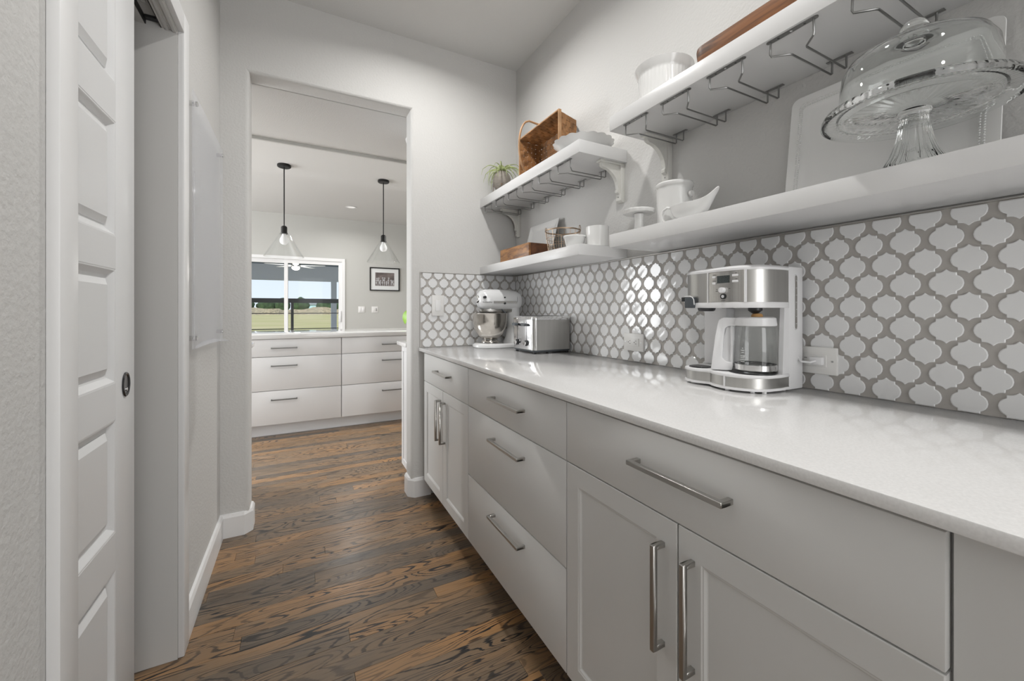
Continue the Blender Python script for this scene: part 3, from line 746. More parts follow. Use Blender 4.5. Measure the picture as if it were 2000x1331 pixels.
obj('cord', MB().tube([(ox - .026, .616, ozc), (ox - .042, .622, ozc - .004), (ox - .047, .640, ozc - .003), (ox - .040, .652, ozc + .004), (ox - .03, .66, ozc + .02), (ox - .022, .665, ozc + .026)], .0032, 8), M['wplast'], pl, smooth=True)
# rocker switch plate on the end wall
t = thing('light_switch', (.764, YF - .01, 1.108), 'white single rocker switch plate on the tiles left of the mixer', 'switch')
yy = YF - .0102
obj('plate', MB().box(.725, .803, yy - .006, yy + .004, 1.108, 1.238), M['plate'], t, bevel=.0025)
obj('rocker', MB().box(.747, .781, yy - .0095, yy - .004, 1.139, 1.207), M['trim'], t, bevel=.002)

# ================================================================== SHELVES, BRACKETS, RACKS
def shelf(x0, x1, y0, y1, z0, z1, label):
    t = tag(obj('wall_shelf', MB().box(x0, x1, y0, y1, z0, z1), M['shelf'], bevel=.0015), label, 'shelf')
    return t
shelf(1.056, WR, 1.397, YF, 1.821, 1.877, 'white upper shelf in the corner, with the woven basket and air plant')
shelf(1.056, WR, 1.397, YF, 1.3815, 1.4295, 'white lower shelf in the corner, with the wooden box and wire basket')
shelf(1.058, WR, -.45, 1.2085, 1.833, 1.889, 'white upper shelf nearest the camera, holding the wooden dough bowl')
shelf(1.058, WR, -.45, 1.2085, 1.3845, 1.4345, 'white long lower shelf nearest the camera, holding the glass cake stand')
def bracket(y0, zt, label):
    """wooden corbel: back leg, top arm, concave brace; plate from y0 to y0+.022"""
    W_ = WR
    t = thing('shelf_bracket', (W_, y0 + .017, zt - .18), label, 'bracket', 'white corbels under the shelves')
    out = [(W_ - .012, zt - .012)]
    out = [(W_ - .012, zt - .010), (W_ - .128, zt - .010), (W_ - .128, zt - .026), (W_ - .118, zt - .032)]
    cx, cz, r = W_ - .122, zt - .122, .090
    for i in range(9):
        a = math.radians(88 - i * 86 / 8); out.append((cx + r * math.cos(a), cz + r * math.sin(a)))
    out += [(W_ - .036, zt - .126), (W_ - .036, zt - .136), (W_ - .026, zt - .142), (W_ - .012, zt - .142)]
    obj('brace', MB().prism([(p[0], p[1]) for p in out], y0 + .008, y0 + .026, 'y'), M['bracket'], t)
    obj('leg', MB().prism([(W_, zt - .010), (W_ - .024, zt - .010), (W_ - .024, zt - .170), (W_ - .014, zt - .180), (W_, zt - .180)], y0, y0 + .034, 'y'), M['bracket'], t, bevel=.0015)
    obj('arm', MB().box(W_ - .140, W_, y0, y0 + .034, zt - .011, zt), M['bracket'], t, bevel=.0015)
    obj('screw', MB().lathe([(.0001, 0), (.0025, 0)], W_ - .0245, y0 + .017, zt - .155, 8, ax='x', cap=False), M['nub'], t)
bracket(2.406, 1.821, 'white wooden bracket under the corner shelf, at its far corner end')
bracket(1.412, 1.821, 'white wooden bracket under the corner shelf, at its near open end')
bracket(1.142, 1.833, 'white wooden bracket under the near upper shelf, above the crock')
bracket(-.40, 1.833, 'white wooden bracket under the near upper shelf, at the camera end')
def rack0():
    t = thing('stemware_rack', (0, 0, 0), 'x', 'glass rack')
    P = obj('front_plate', MB().prism([(.0 + .007 * math.cos(a) , (.052 if math.cos(a - PI / 2) > 0 else -.052) + .007 * math.sin(a)) for a in [i * PI / 6 for i in range(12)]], -.0025, -.0003), M['wire'], t)
    obj('rear_plate', MB().box(.227, .240, -.030, .030, -.0025, -.0003), M['wire'], t, bevel=.0008)
    for s_ in (1, -1):
        pts = [(.0, .049 * s_, -.002), (.0, .050 * s_, -.033), (.0025, .0485 * s_, -.0385), (.030, .020 * s_, -.0395), (.036, .017 * s_, -.0395), (.225, .0165 * s_, -.0395), (.231, .0165 * s_, -.0365), (.232, .0165 * s_, -.002)]
        if True:
            pts = [(p[0], p[1], p[2]) for p in pts]
        obj('wire', MB().tube(pts, .0025, 8), M['wire'], t, smooth=True)
    for d in (-.030, .0, .030):
        obj('screw', MB().lathe([(.0001, -.0032), (.0026, -.0032), (.003, -.0025)], 0, d, 0, 8, cap=False), M['nub'] if d else M['chrome'], t)
    return t
r0 = rack0()
RY = [(1.070, 1.530 + .1685 * k, 1.821) for k in range(6)] + [(1.071, 1.085 - .174 * k, 1.833) for k in range(6)]
ORD = ['nearest', 'second nearest', 'third nearest', 'fourth nearest', 'fifth nearest', 'farthest']
ORD2 = ['farthest', 'second farthest', 'third farthest', 'fourth farthest', 'fifth farthest', 'sixth farthest']
for k, p in enumerate(RY):
    lab = ('chrome wire glass rack under the corner shelf, ' + ORD[k]) if k < 6 else ('chrome wire glass rack under the near upper shelf, ' + ORD2[k - 6])
    if k == 0: r0.location = p; r0['label'] = lab; r0['group'] = 'glass racks under the corner shelf'
    else: dup(r0, p, lab, 'glass racks under the corner shelf' if k < 6 else 'glass racks under the near upper shelf')

# ================================================================== ITEMS ON THE CORNER UPPER SHELF (z 1.877)
Z1 = 1.877
def airplant():
    cx, cy = 1.15, 2.336
    v = thing('round_vase', (cx, cy, Z1), 'round ridged taupe vase in a copper wire stand, on the corner shelf', 'vase')
    prof = [(.0001, .030), (.014, .030), (.032, .038), (.048, .058), (.057, .084), (.0575, .104), (.052, .128), (.040, .146), (.028, .156), (.024, .158), (.021, .155), (.023, .148), (.0001, .13)]
    obj('body', MB().lathe(prof, cx, cy, Z1, 48, mod=lambda r, z, a: (r * (1 + .035 * math.cos(8 * a) * (1 if r > .028 else 0)), z), cap=False), M['vase'], v, smooth=True)
    mb = MB(); r = .036
    for k in range(4):
        a = PI / 4 + k * PI / 2 + .3; p = (cx + .055 * math.cos(a), cy + .055 * math.sin(a)); q = (cx + .030 * math.cos(a), cy + .030 * math.sin(a))
        mb.tube([(p[0], p[1], Z1 + .066), (p[0], p[1], Z1 + .002), (q[0], q[1], Z1 + .010)], .0018, 6)
    sq = [(cx + .055 * math.cos(PI / 4 + k * PI / 2 + .3), cy + .055 * math.sin(PI / 4 + k * PI / 2 + .3), Z1 + .066) for k in range(4)]
    for k in range(4): mb.tube([sq[k], sq[(k + 1) % 4]], .0018, 6)
    obj('wire_stand', mb, M['copper'], v, smooth=True, fix=False)
    t = thing('air_plant', (cx, cy, Z1 + .13), 'spiky pale green air plant with curling leaves in the round vase', 'plant')
    rnd = random.Random(5)
    for k in range(30):
        a = 2 * PI * k / 30 * 2.4 + rnd.uniform(-.2, .2); L = rnd.uniform(.11, .20); e = rnd.uniform(.45, 1.45) if k < 24 else 1.5
        pts = []; n = 9; dx = math.cos(a); dy = math.sin(a)
        for i in range(n + 1):
            q = i / n; ang = e - q * rnd.uniform(2.2, 2.9)
            if i == 0: p = Vector((cx + .008 * dx, cy + .008 * dy, Z1 + .155))
            else: p = pts[-1] + Vector((dx * math.cos(ang), dy * math.cos(ang), math.sin(ang))) * (L / n)
            pts.append(p)
        if max(p.x for p in pts) > WR - .005 or max(p.y for p in pts) > YF - .005: 
            pts = [Vector((min(p.x, WR - .004), min(p.y, YF - .004), max(p.z, Z1 + .004))) for p in pts]
        rr = [.0042 * (1 - i / (n + .3)) + .0006 for i in range(n + 1)]
        obj('leaf', MB().tube(pts, rr, 6), M['leafp'], t, smooth=True)
    obj('heart', MB().lathe([(.0001, .145), (.018, .148), (.022, .165), (.016, .19), (.0001, .205)], cx, cy, Z1, 12, mod=lambda r, z, a: (r * (1 + .15 * math.cos(5 * a)), z), cap=False), M['leafp'], t, smooth=True)
airplant()

def basket():
    # basket lying on its long side, mouth towards the aisle (-X), bottom leaning back to the wall
    t = thing('woven_basket', (1.20, 1.87, Z1), 'brown woven splint basket on its side, bail handle forward, on the corner shelf', 'basket')
    y0, y1 = 1.675, 2.075; z0, z1 = Z1 + .003, Z1 + .262; xf = 1.14; xb = 1.262; ins = .018
    def side(face, u, d):     # u along the face 0..1, d depth 0..1 from mouth to bottom
        k = ins * d; x = xf + (xb - xf) * d
        if face == 'top': return Vector((x, y0 + k + (y1 - y0 - 2 * k) * u, z1 - k))
        if face == 'bot': return Vector((x, y0 + k + (y1 - y0 - 2 * k) * u, z0 + k * .1))
        if face == 'near': return Vector((x, y0 + k, z0 + k * .1 + (z1 - z0 - 1.1 * k) * u))
        if face == 'far': return Vector((x, y1 - k, z0 + k * .1 + (z1 - z0 - 1.1 * k) * u))
    NRM = {'top': Vector((0, 0, 1)), 'bot': Vector((0, 0, 1)), 'near': Vector((0, -1, 0)), 'far': Vector((0, 1, 0))}
    for face, nu in (('top', 15), ('bot', 15), ('near', 9), ('far', 9)):
        mb = MB(); N = NRM[face]
        nd = 5
        for i in range(nu):        # splints running mouth -> bottom
            u0, u1 = (i + .06) / nu, (i + .94) / nu; P = []
            for s_ in range(nd * 2 + 1):
                d = s_ / (nd * 2); w_ = .0016 * math.sin(PI * (d * nd) + (PI if i % 2 else 0) + PI / 2)
                a, b = side(face, u0, d) + N * w_, side(face, u1, d) + N * w_; P.append((a, b))
            for s_ in range(len(P) - 1):
                a, b = P[s_]; c, e = P[s_ + 1]; th = N * .0009
                mb.add([a - th, b - th, e - th, c - th, a + th, b + th, e + th, c + th], [(0, 1, 2, 3), (7, 6, 5, 4), (0, 4, 5, 1), (3, 2, 6, 7), (0, 3, 7, 4), (1, 5, 6, 2)])
        for jx in range(nd):       # splints running along the side
            d0, d1 = (jx + .08) / nd, (jx + .92) / nd; n_ = nu * 2
            for s_ in range(n_):
                ua, ub = s_ / n_, (s_ + 1) / n_
                wa = -.0016 * math.cos(PI * ua * nu + (PI if jx % 2 else 0) + PI / 2 * 0); wb_ = -.0016 * math.cos(PI * ub * nu + (PI if jx % 2 else 0))
                a, b, c, e = side(face, ua, d0) + N * wa, side(face, ua, d1) + N * wa, side(face, ub, d1) + N * wb_, side(face, ub, d0) + N * wb_; th = N * .0008
                mb.add([a - th, b - th, c - th, e - th, a + th, b + th, c + th, e + th], [(0, 1, 2, 3), (7, 6, 5, 4), (0, 4, 5, 1), (3, 2, 6, 7), (0, 3, 7, 4), (1, 5, 6, 2)])
        tag(obj('woven_side', mb, M['rattan'], t, fix=False), kind='stuff')
    mb = MB(); k = ins
    for i in range(14):
        a = y0 + k + (y1 - y0 - 2 * k) * (i + .08) / 14; b = y0 + k + (y1 - y0 - 2 * k) * (i + .86) / 14; mb.box(xb - .0012, xb + .0012 - (i % 2) * .0008, a, b, z0 + .002, z1 - k)
    for i in range(8):
        a = z0 + .002 + (z1 - z0 - k - .002) * (i + .08) / 8; b = z0 + .002 + (z1 - z0 - k - .002) * (i + .86) / 8; mb.box(xb - .0026, xb - .0004, y0 + k, y1 - k, a, b)
    tag(obj('woven_base', mb, M['rattan'], t, fix=False), kind='stuff')
    xa, xb2 = xf - .004, xf + .012
    mb = MB().box(xa, xb2, y0 - .006, y1 + .006, z1, z1 + .006).box(xa, xb2, y0 - .006, y1 + .006, Z1 + .0005, Z1 + .005)
    mb.box(xa, xb2, y0 - .006, y0, Z1 + .005, z1).box(xa, xb2, y1, y1 + .006, Z1 + .005, z1)
    obj('rim', mb, M['rim'], t, fix=False)
    yc = 1.87; pts = []
    zc = (z0 + z1) / 2; hh = (z1 - z0) / 2 + .004
    pts.append((xf + .03, yc, z1 + .003)); pts.append((xf, yc + .005, z1 + .012))
    for i in range(13):
        a = math.radians(80 - i * 160 / 12)
        pts.append((xf - .012 - .095 * math.cos(a) ** .6, yc + .02, zc + .012 + (hh + .012) * math.sin(a)))
    pts = [(p[0], p[1], max(p[2], Z1 + .008)) for p in pts]
    pts.append((xf, yc + .005, Z1 + .008)); pts.append((xf + .03, yc, Z1 + .006))
    obj('handle', MB().tube(pts, .006, 8, flat=(.0022, .009)) if False else MB().tube(pts, .0052, 8), M['rim'], t, smooth=True)
basket()
# pewter tray behind the basket, leaning on the wall
tr = thing('round_tray', (1.30, 1.905, Z1), 'round grey pewter tray on the wall behind the woven basket', 'tray')
o = obj('plate', MB().lathe([(.0001, 0), (.125, 0), (.15, -.006), (.168, -.010), (.170, -.008), (.15, -.003), (.125, .004), (.0001, .004)], 1.312, 1.905, Z1 + .170, 64, ax='x', cap=False), M['platter'], tr, smooth=True)
# scalloped bowl at the near end
def scallop(n, amp): return lambda r, z, a: (r * (1 + amp * (abs(math.sin(n * a / 2)) - .5) * min(1, r / .14)), z + (0 if r < .10 else .004 * abs(math.sin(n * a / 2))))
t = thing('scalloped_bowl', (1.18, 1.530, Z1), 'wide white scalloped bowl on the near end of the corner shelf', 'bowl')
obj('bowl', MB().lathe([(.0001, .003), (.070, .003), (.073, 0), (.080, 0), (.083, .004), (.108, .018), (.128, .034), (.138, .041), (.1405, .044), (.137, .0455), (.126, .038), (.104, .022), (.08, .010), (.0001, .008)], 1.18, 1.530, Z1, 96, mod=scallop(18, .045), cap=False), M['cer'], t, smooth=True)

# ================================================================== NEAR UPPER SHELF (z 1.889)
Z2 = 1.889
t = thing('ribbed_dish', (1.17, 1.045, Z2), 'white fluted souffle dish with a wide rim on the near upper shelf', 'dish')
obj('body', MB().lathe([(.0001, .0), (.082, .0), (.086, .004), (.088, .092), (.089, .098), (.092, .103), (.100, .122), (.1020, .127), (.0995, .129), (.096, .125), (.087, .103), (.083, .09), (.080, .01), (.0001, .008)], 1.17, 1.045, Z2, 160,
    mod=lambda r, z, a: (r + (.0022 * abs(math.cos(20 * a)) if (.004 < z < .093 and r > .084) else 0), z), cap=False), M['cer'], t, smooth=True)
def dough_bowl():
    t = thing('wooden_dough_bowl', (1.17, .60, Z2), 'long narrow reddish brown wooden dough bowl on the near upper shelf', 'bowl')
    def rr(x0, x1, y0, y1, r, z): 
        P = []
        for cx, cy, a0 in ((x1 - r, y1 - r, 0), (x0 + r, y1 - r, 90), (x0 + r, y0 + r, 180), (x1 - r, y0 + r, 270)):
            for i in range(7):
                a = math.radians(a0 + 15 * i); P.append((cx + r * math.cos(a), cy + r * math.sin(a), Z2 + z))
        return P
    R = []
    for e, z, rad in ((-.022, 0, .03), (-.012, .010, .035), (-.003, .045, .04), (0, .080, .04), (-.001, .088, .04), (-.010, .089, .035), (-.016, .060, .03), (-.028, .025, .025)):
        R.append(rr(1.118 - e, 1.285 + e, .330 - e, .889 + e, rad, z))
    obj('body', MB().loft(R), M['board'], t, smooth=True)
dough_bowl()

# ================================================================== CORNER LOWER SHELF (z 1.4295)
Z3 = 1.4295
t = thing('wooden_box', (1.16, 2.05, Z3), 'worn brown open wooden box on the corner lower shelf', 'box')
bx0, bx1, by0, by1, bh = 1.095, 1.225, 1.895, 2.245, .082
obj('front_board', MB().box(bx0, bx0 + .012, by0, by1, Z3, Z3 + bh), M['box'], t, bevel=.001)
obj('back_board', MB().box(bx1 - .012, bx1, by0, by1, Z3, Z3 + bh), M['box'], t, bevel=.001)
obj('end_board', MB().box(bx0 + .012, bx1 - .012, by0, by0 + .012, Z3, Z3 + bh), M['boxd'], t)
obj('end_board', MB().box(bx0 + .012, bx1 - .012, by1 - .012, by1, Z3, Z3 + bh), M['boxd'], t)
obj('bottom_board', MB().box(bx0 + .012, bx1 - .012, by0 + .012, by1 - .012, Z3, Z3 + .01), M['box'], t)
def lean(mb, x_b, x_t, z0, z1):     # shear a vertical slab so it leans back from x_b to x_t
    mb.v = [(v[0] + x_b + (x_t - x_b) * (v[2] - z0) / (z1 - z0), v[1], v[2]) for v in mb.v]; return mb
def rrect(y0, y1, z0, z1, r, n=6):
    P = []
    for cy, cz, a0 in ((y1 - r, z1 - r, 0), (y0 + r, z1 - r, 90), (y0 + r, z0 + r, 180), (y1 - r, z0 + r, 270)):
        for i in range(n + 1):
            a = math.radians(a0 + 90 * i / n); P.append((cy + r * math.cos(a), cz + r * math.sin(a)))
    return P
def tray_mesh(y0, y1, z0, z1, r, rim, dish, th, n=6):
    R = []
    def rg(ins, x): 
        rr = max(r - ins, .004); return [(x, p[0], p[1]) for p in rrect(y0 + ins, y1 - ins, z0 + ins, z1 - ins, rr, n)]
    R = [rg(rim + .01, th), rg(rim * .6, th), rg(.001, .001), rg(0, 0), rg(.001, -.002), rg(rim * .7, -.001), rg(rim, dish * .6), rg(rim + .012, dish)]
    return MB().loft(R)
t = thing('square_plate', (1.28, 2.05, Z3), 'white square plate leaning on the wall behind the wire basket', 'plate')
obj('plate', lean(tray_mesh(1.905, 2.225, Z3, Z3 + .240, .008, .03, .006, .010), 1.235, 1.302, Z3, Z3 + .24), M['cer'], t, smooth=True)
def wire_basket():
    cx, cy, r, h = 1.175, 1.690, .088, .112
    t = thing('wire_basket', (cx, cy, Z3), 'round copper wire basket with loop handles on the corner lower shelf', 'basket')
    def circ(rr, z, n=40, wav=0): return [(cx + (rr + wav * math.sin(7 * 2 * PI * i / n)) * math.cos(2 * PI * i / n), cy + (rr + wav * math.sin(7 * 2 * PI * i / n)) * math.sin(2 * PI * i / n), Z3 + z) for i in range(n)]
    for rr, z in ((r * .80, .003), (r * .86, .038), (r * .93, .074)):
        obj('hoop', MB().tube(circ(rr, z), .0013, 5, closed=True), M['copper'], t, smooth=True)
    obj('rim', MB().tube(circ(r, h), .0022, 6, closed=True).tube(circ(r, h + .003, 84, .002), .0015, 5, closed=True), M['copper'], t, smooth=True, fix=False)
    for k in range(18):
        a = 2 * PI * k / 18; c_, s_ = math.cos(a), math.sin(a)
        obj('upright_wire', MB().tube([(cx + .02 * c_, cy + .02 * s_, Z3 + .0025), (cx + r * .79 * c_, cy + r * .79 * s_, Z3 + .0025), (cx + r * c_, cy + r * s_, Z3 + h)], .0013, 5), M['copper'], t, smooth=True)
    for a in (2.25, 2.25 + PI):
        px, py = cx + r * math.cos(a), cy + r * math.sin(a)
        obj('loop_handle', MB().tube([(px - .012 * math.sin(a) * math.cos(q) * 1.2, py + .012 * math.cos(a) * math.cos(q) * 1.2, Z3 + h + .012 + .012 * math.sin(q)) for q in [i * 2 * PI / 16 for i in range(16)]], .0017, 6, closed=True), M['copper'], t, smooth=True)
wire_basket()
t = thing('ramekin', (1.12, 1.52, Z3), 'small white ramekin in front of the wire basket on the corner lower shelf', 'bowl')
obj('body', MB().lathe([(.0001, .002), (.030, .002), (.034, 0), (.038, .004), (.049, .046), (.052, .049), (.052, .055), (.0485, .055), (.045, .046), (.034, .010), (.0001, .008)], 1.12, 1.516, Z3, 40, cap=False), M['cer'], t, smooth=True)
t = thing('white_canister', (1.20, 1.452, Z3), 'plain white ceramic mug-like canister at the near end of the corner lower shelf', 'canister')
obj('body', MB().lathe([(.0001, .0), (.047, .0), (.050, .003), (.0515, .088), (.052, .092), (.049, .093), (.047, .086), (.046, .006), (.0001, .006)], 1.20, 1.452, Z3, 48, cap=False), M['cer'], t, smooth=True)

# ================================================================== NEAR LOWER SHELF (z 1.4345)
Z4 = 1.4345
t = thing('small_cake_stand', (1.132, 1.129, Z4), 'tiny white scalloped pedestal stand at the far end of the long shelf', 'cake stand')
obj('top', MB().lathe([(.0001, .074), (.045, .073), (.054, .072), (.057, .075), (.058, .084), (.055, .086), (.050, .083), (.0001, .082)], 1.132, 1.129, Z4, 96, mod=lambda r, z, a: (r * (1 + (.03 * abs(math.sin(8 * a)) if r > .05 else 0)), z), cap=False), M['cer'], t, smooth=True)
obj('stem', MB().lathe([(.0001, 0), (.032, 0), (.033, .006), (.018, .014), (.016, .045), (.018, .071), (.0001, .071)], 1.132, 1.129, Z4, 32, cap=False), M['cer'], t, smooth=True)
t = thing('ceramic_crock', (1.205, 1.030, Z4), 'tall white ceramic crock with a thick rim, behind the gravy boat', 'crock')
obj('body', MB().lathe([(.0001, 0), (.056, 0), (.060, .004), (.061, .145), (.0625, .150), (.0655, .154), (.066, .162), (.063, .166), (.058, .164), (.056, .15), (.055, .008), (.0001, .006)], 1.205, 1.028, Z4, 56, cap=False), M['cer'], t, smooth=True)
obj('knob_handle', MB().lathe([(.010, 0), (.011, .008), (.006, .012)], 1.205, 1.028 - .0765, Z4 + .115, 16, ax='y'), M['cer'], t, smooth=True)
def gravy_boat():
    t = thing('gravy_boat', (1.13, .90, Z4), 'white ceramic gravy boat with a loop handle and a long spout', 'gravy boat')
    cx, cy = 1.135, .905; n = 40
    def ring(ln, w_, z, spout, inn=0):
        R = []
        for i in range(n):
            a = 2 * PI * i / n; c_, s_ = math.cos(a), math.sin(a); f = max(0, -c_)
            yy_ = cy + (ln - inn) * c_ - spout * f ** 4; xx = cx + (w_ - inn) * s_ * (1 - .45 * f ** 2 * min(1, spout * 20))
            zz = z + (spout * 1.15) * f ** 7 + (.002 * max(0, c_) ** 2)
            R.append((xx, yy_, Z4 + zz))
        return R
    obj('body', MB().loft([ring(.036, .026, 0, 0), ring(.038, .028, .004, 0), ring(.034, .024, .009, 0), ring(.060, .034, .024, .003), ring(.070, .039, .040, .005), ring(.074, .040, .052, .018), ring(.0755, .041, .056, .028), ring(.0745, .040, .0575, .028, .002), ring(.066, .036, .045, .014, .005), ring(.045, .026, .018, .003)]), M['cer'], t, smooth=True)
    pts = [(cx, cy + .066, Z4 + .048), (cx, cy + .078, Z4 + .061), (cx, cy + .094, Z4 + .066), (cx, cy + .110, Z4 + .060), (cx, cy + .118, Z4 + .044), (cx, cy + .114, Z4 + .026), (cx, cy + .098, Z4 + .012), (cx, cy + .074, Z4 + .008), (cx, cy + .046, Z4 + .018)]
    obj('handle', MB().tube(pts, .0042, 10), M['cer'], t, smooth=True)
gravy_boat()
def platter():
    t = thing('serving_platter', (1.27, .475, Z4), 'large white rectangular platter with beaded rim behind the glass cake stand', 'platter')
    y0, y1, z1 = .268, .684, Z4 + .335
    obj('plate', lean(tray_mesh(y0, y1, Z4, z1, .022, .036, .008, .012), 1.262, 1.309, Z4, z1), M['cer'], t, smooth=True)
    mb = MB(); ic = bmesh.new(); bmesh.ops.create_icosphere(ic, subdivisions=1, radius=.0022); iv = [v.co.copy() for v in ic.verts]; fi = [tuple(v.index for v in f.verts) for f in ic.faces]; ic.free()
    for ins in (.024, .031):
        P = rrect(y0 + ins, y1 - ins, Z4 + ins, z1 - ins, .012, 4); P.append(P[0])
        acc = 0
        for a, b in zip(P[:-1], P[1:]):
            L = math.hypot(b[0] - a[0], b[1] - a[1]); m_ = max(1, int(L / .0058))
            for i in range(m_):
                q = i / m_; yy_, zz = a[0] + (b[0] - a[0]) * q, a[1] + (b[1] - a[1]) * q
                xx = 1.262 + (1.309 - 1.262) * (zz - Z4) / (z1 - Z4) - .0012
                mb.add([(v.x + xx, v.y + yy_, v.z + zz) for v in iv], fi)
    tag(obj('beading', mb, M['cer'], t, smooth=True, fix=False, sharp=80), kind='stuff')
platter()
def cake_stand():
    cx, cy = 1.125, .355; zp = 1.545
    t = thing('glass_cake_stand', (cx, cy, Z4), 'ribbed clear glass cake stand on a flared foot, on the long shelf', 'cake stand')
    N = 240
    def md(r, z, a):
        if .046 < r < .112 and z < -.0005: return (r, z - .0008 * math.cos(40 * a))
        if .118 < r < .149 and z < -.0005: return (r, z - .0007 * math.cos(96 * a))
        return (r, z)
    prof = [(.0001, .006), (.110, .006), (.116, .012), (.140, .014), (.150, .010), (.1535, .002), (.1535, -.006), (.150, -.008), (.147, -.003), (.142, -.003), (.121, -.003), (.117, -.006), (.113, -.002), (.108, -.002), (.050, -.002), (.044, -.002), (.0001, -.002)]
    obj('plate', MB().lathe(prof, cx, cy, zp + .015, N, mod=md, cap=False), M['glass2'], t, smooth=True, sharp=60)
    hz = zp + .0125 - Z4
    prof = [(.0001, 0), (.049, 0), (.050, .004), (.046, .010), (.036, .030), (.028, .055), (.0235, .080), (.022, hz - .012), (.026, hz - .008), (.027, hz - .003), (.024, hz), (.0001, hz)]
    obj('foot', MB().lathe(prof, cx, cy, Z4, 144, mod=lambda r, z, a: (r * (1 + (.09 * abs(math.cos(11 * a)) if .004 < z < hz - .013 else 0)), z), cap=False), M['glass'], t, smooth=True, sharp=60)
    d = thing('glass_dome', (cx, cy, zp + .03), 'clear glass dome with a round knob covering the cake stand', 'glass dome')
    zb = zp + .0295
    P = [(.1245, 0), (.1255, .003), (.1225, .008), (.1205, .050), (.117, .078), (.107, .098), (.088, .110), (.050, .117), (.020, .119), (.0165, .121)]
    inn = [(.0165 - .0, .1175), (.05, .1135), (.087, .1065), (.104, .0955), (.1135, .077), (.117, .05), (.119, .008), (.120, 0)]
    prof = P + [(.0145, .124), (.0185, .133), (.0240, .145), (.0215, .158), (.012, .167), (.0001, .168)]
    prof2 = [(.0001, .1165)] + inn
    obj('bell', MB().lathe(prof[::-1] + inn[::-1][:0] + [], cx, cy, zb, 128, cap=False).lathe(prof2, cx, cy, zb, 128, cap=False).lathe([(.120, 0), (.1245, 0)], cx, cy, zb, 128, cap=False), M['glass'], d, smooth=True, sharp=70)
cake_stand()

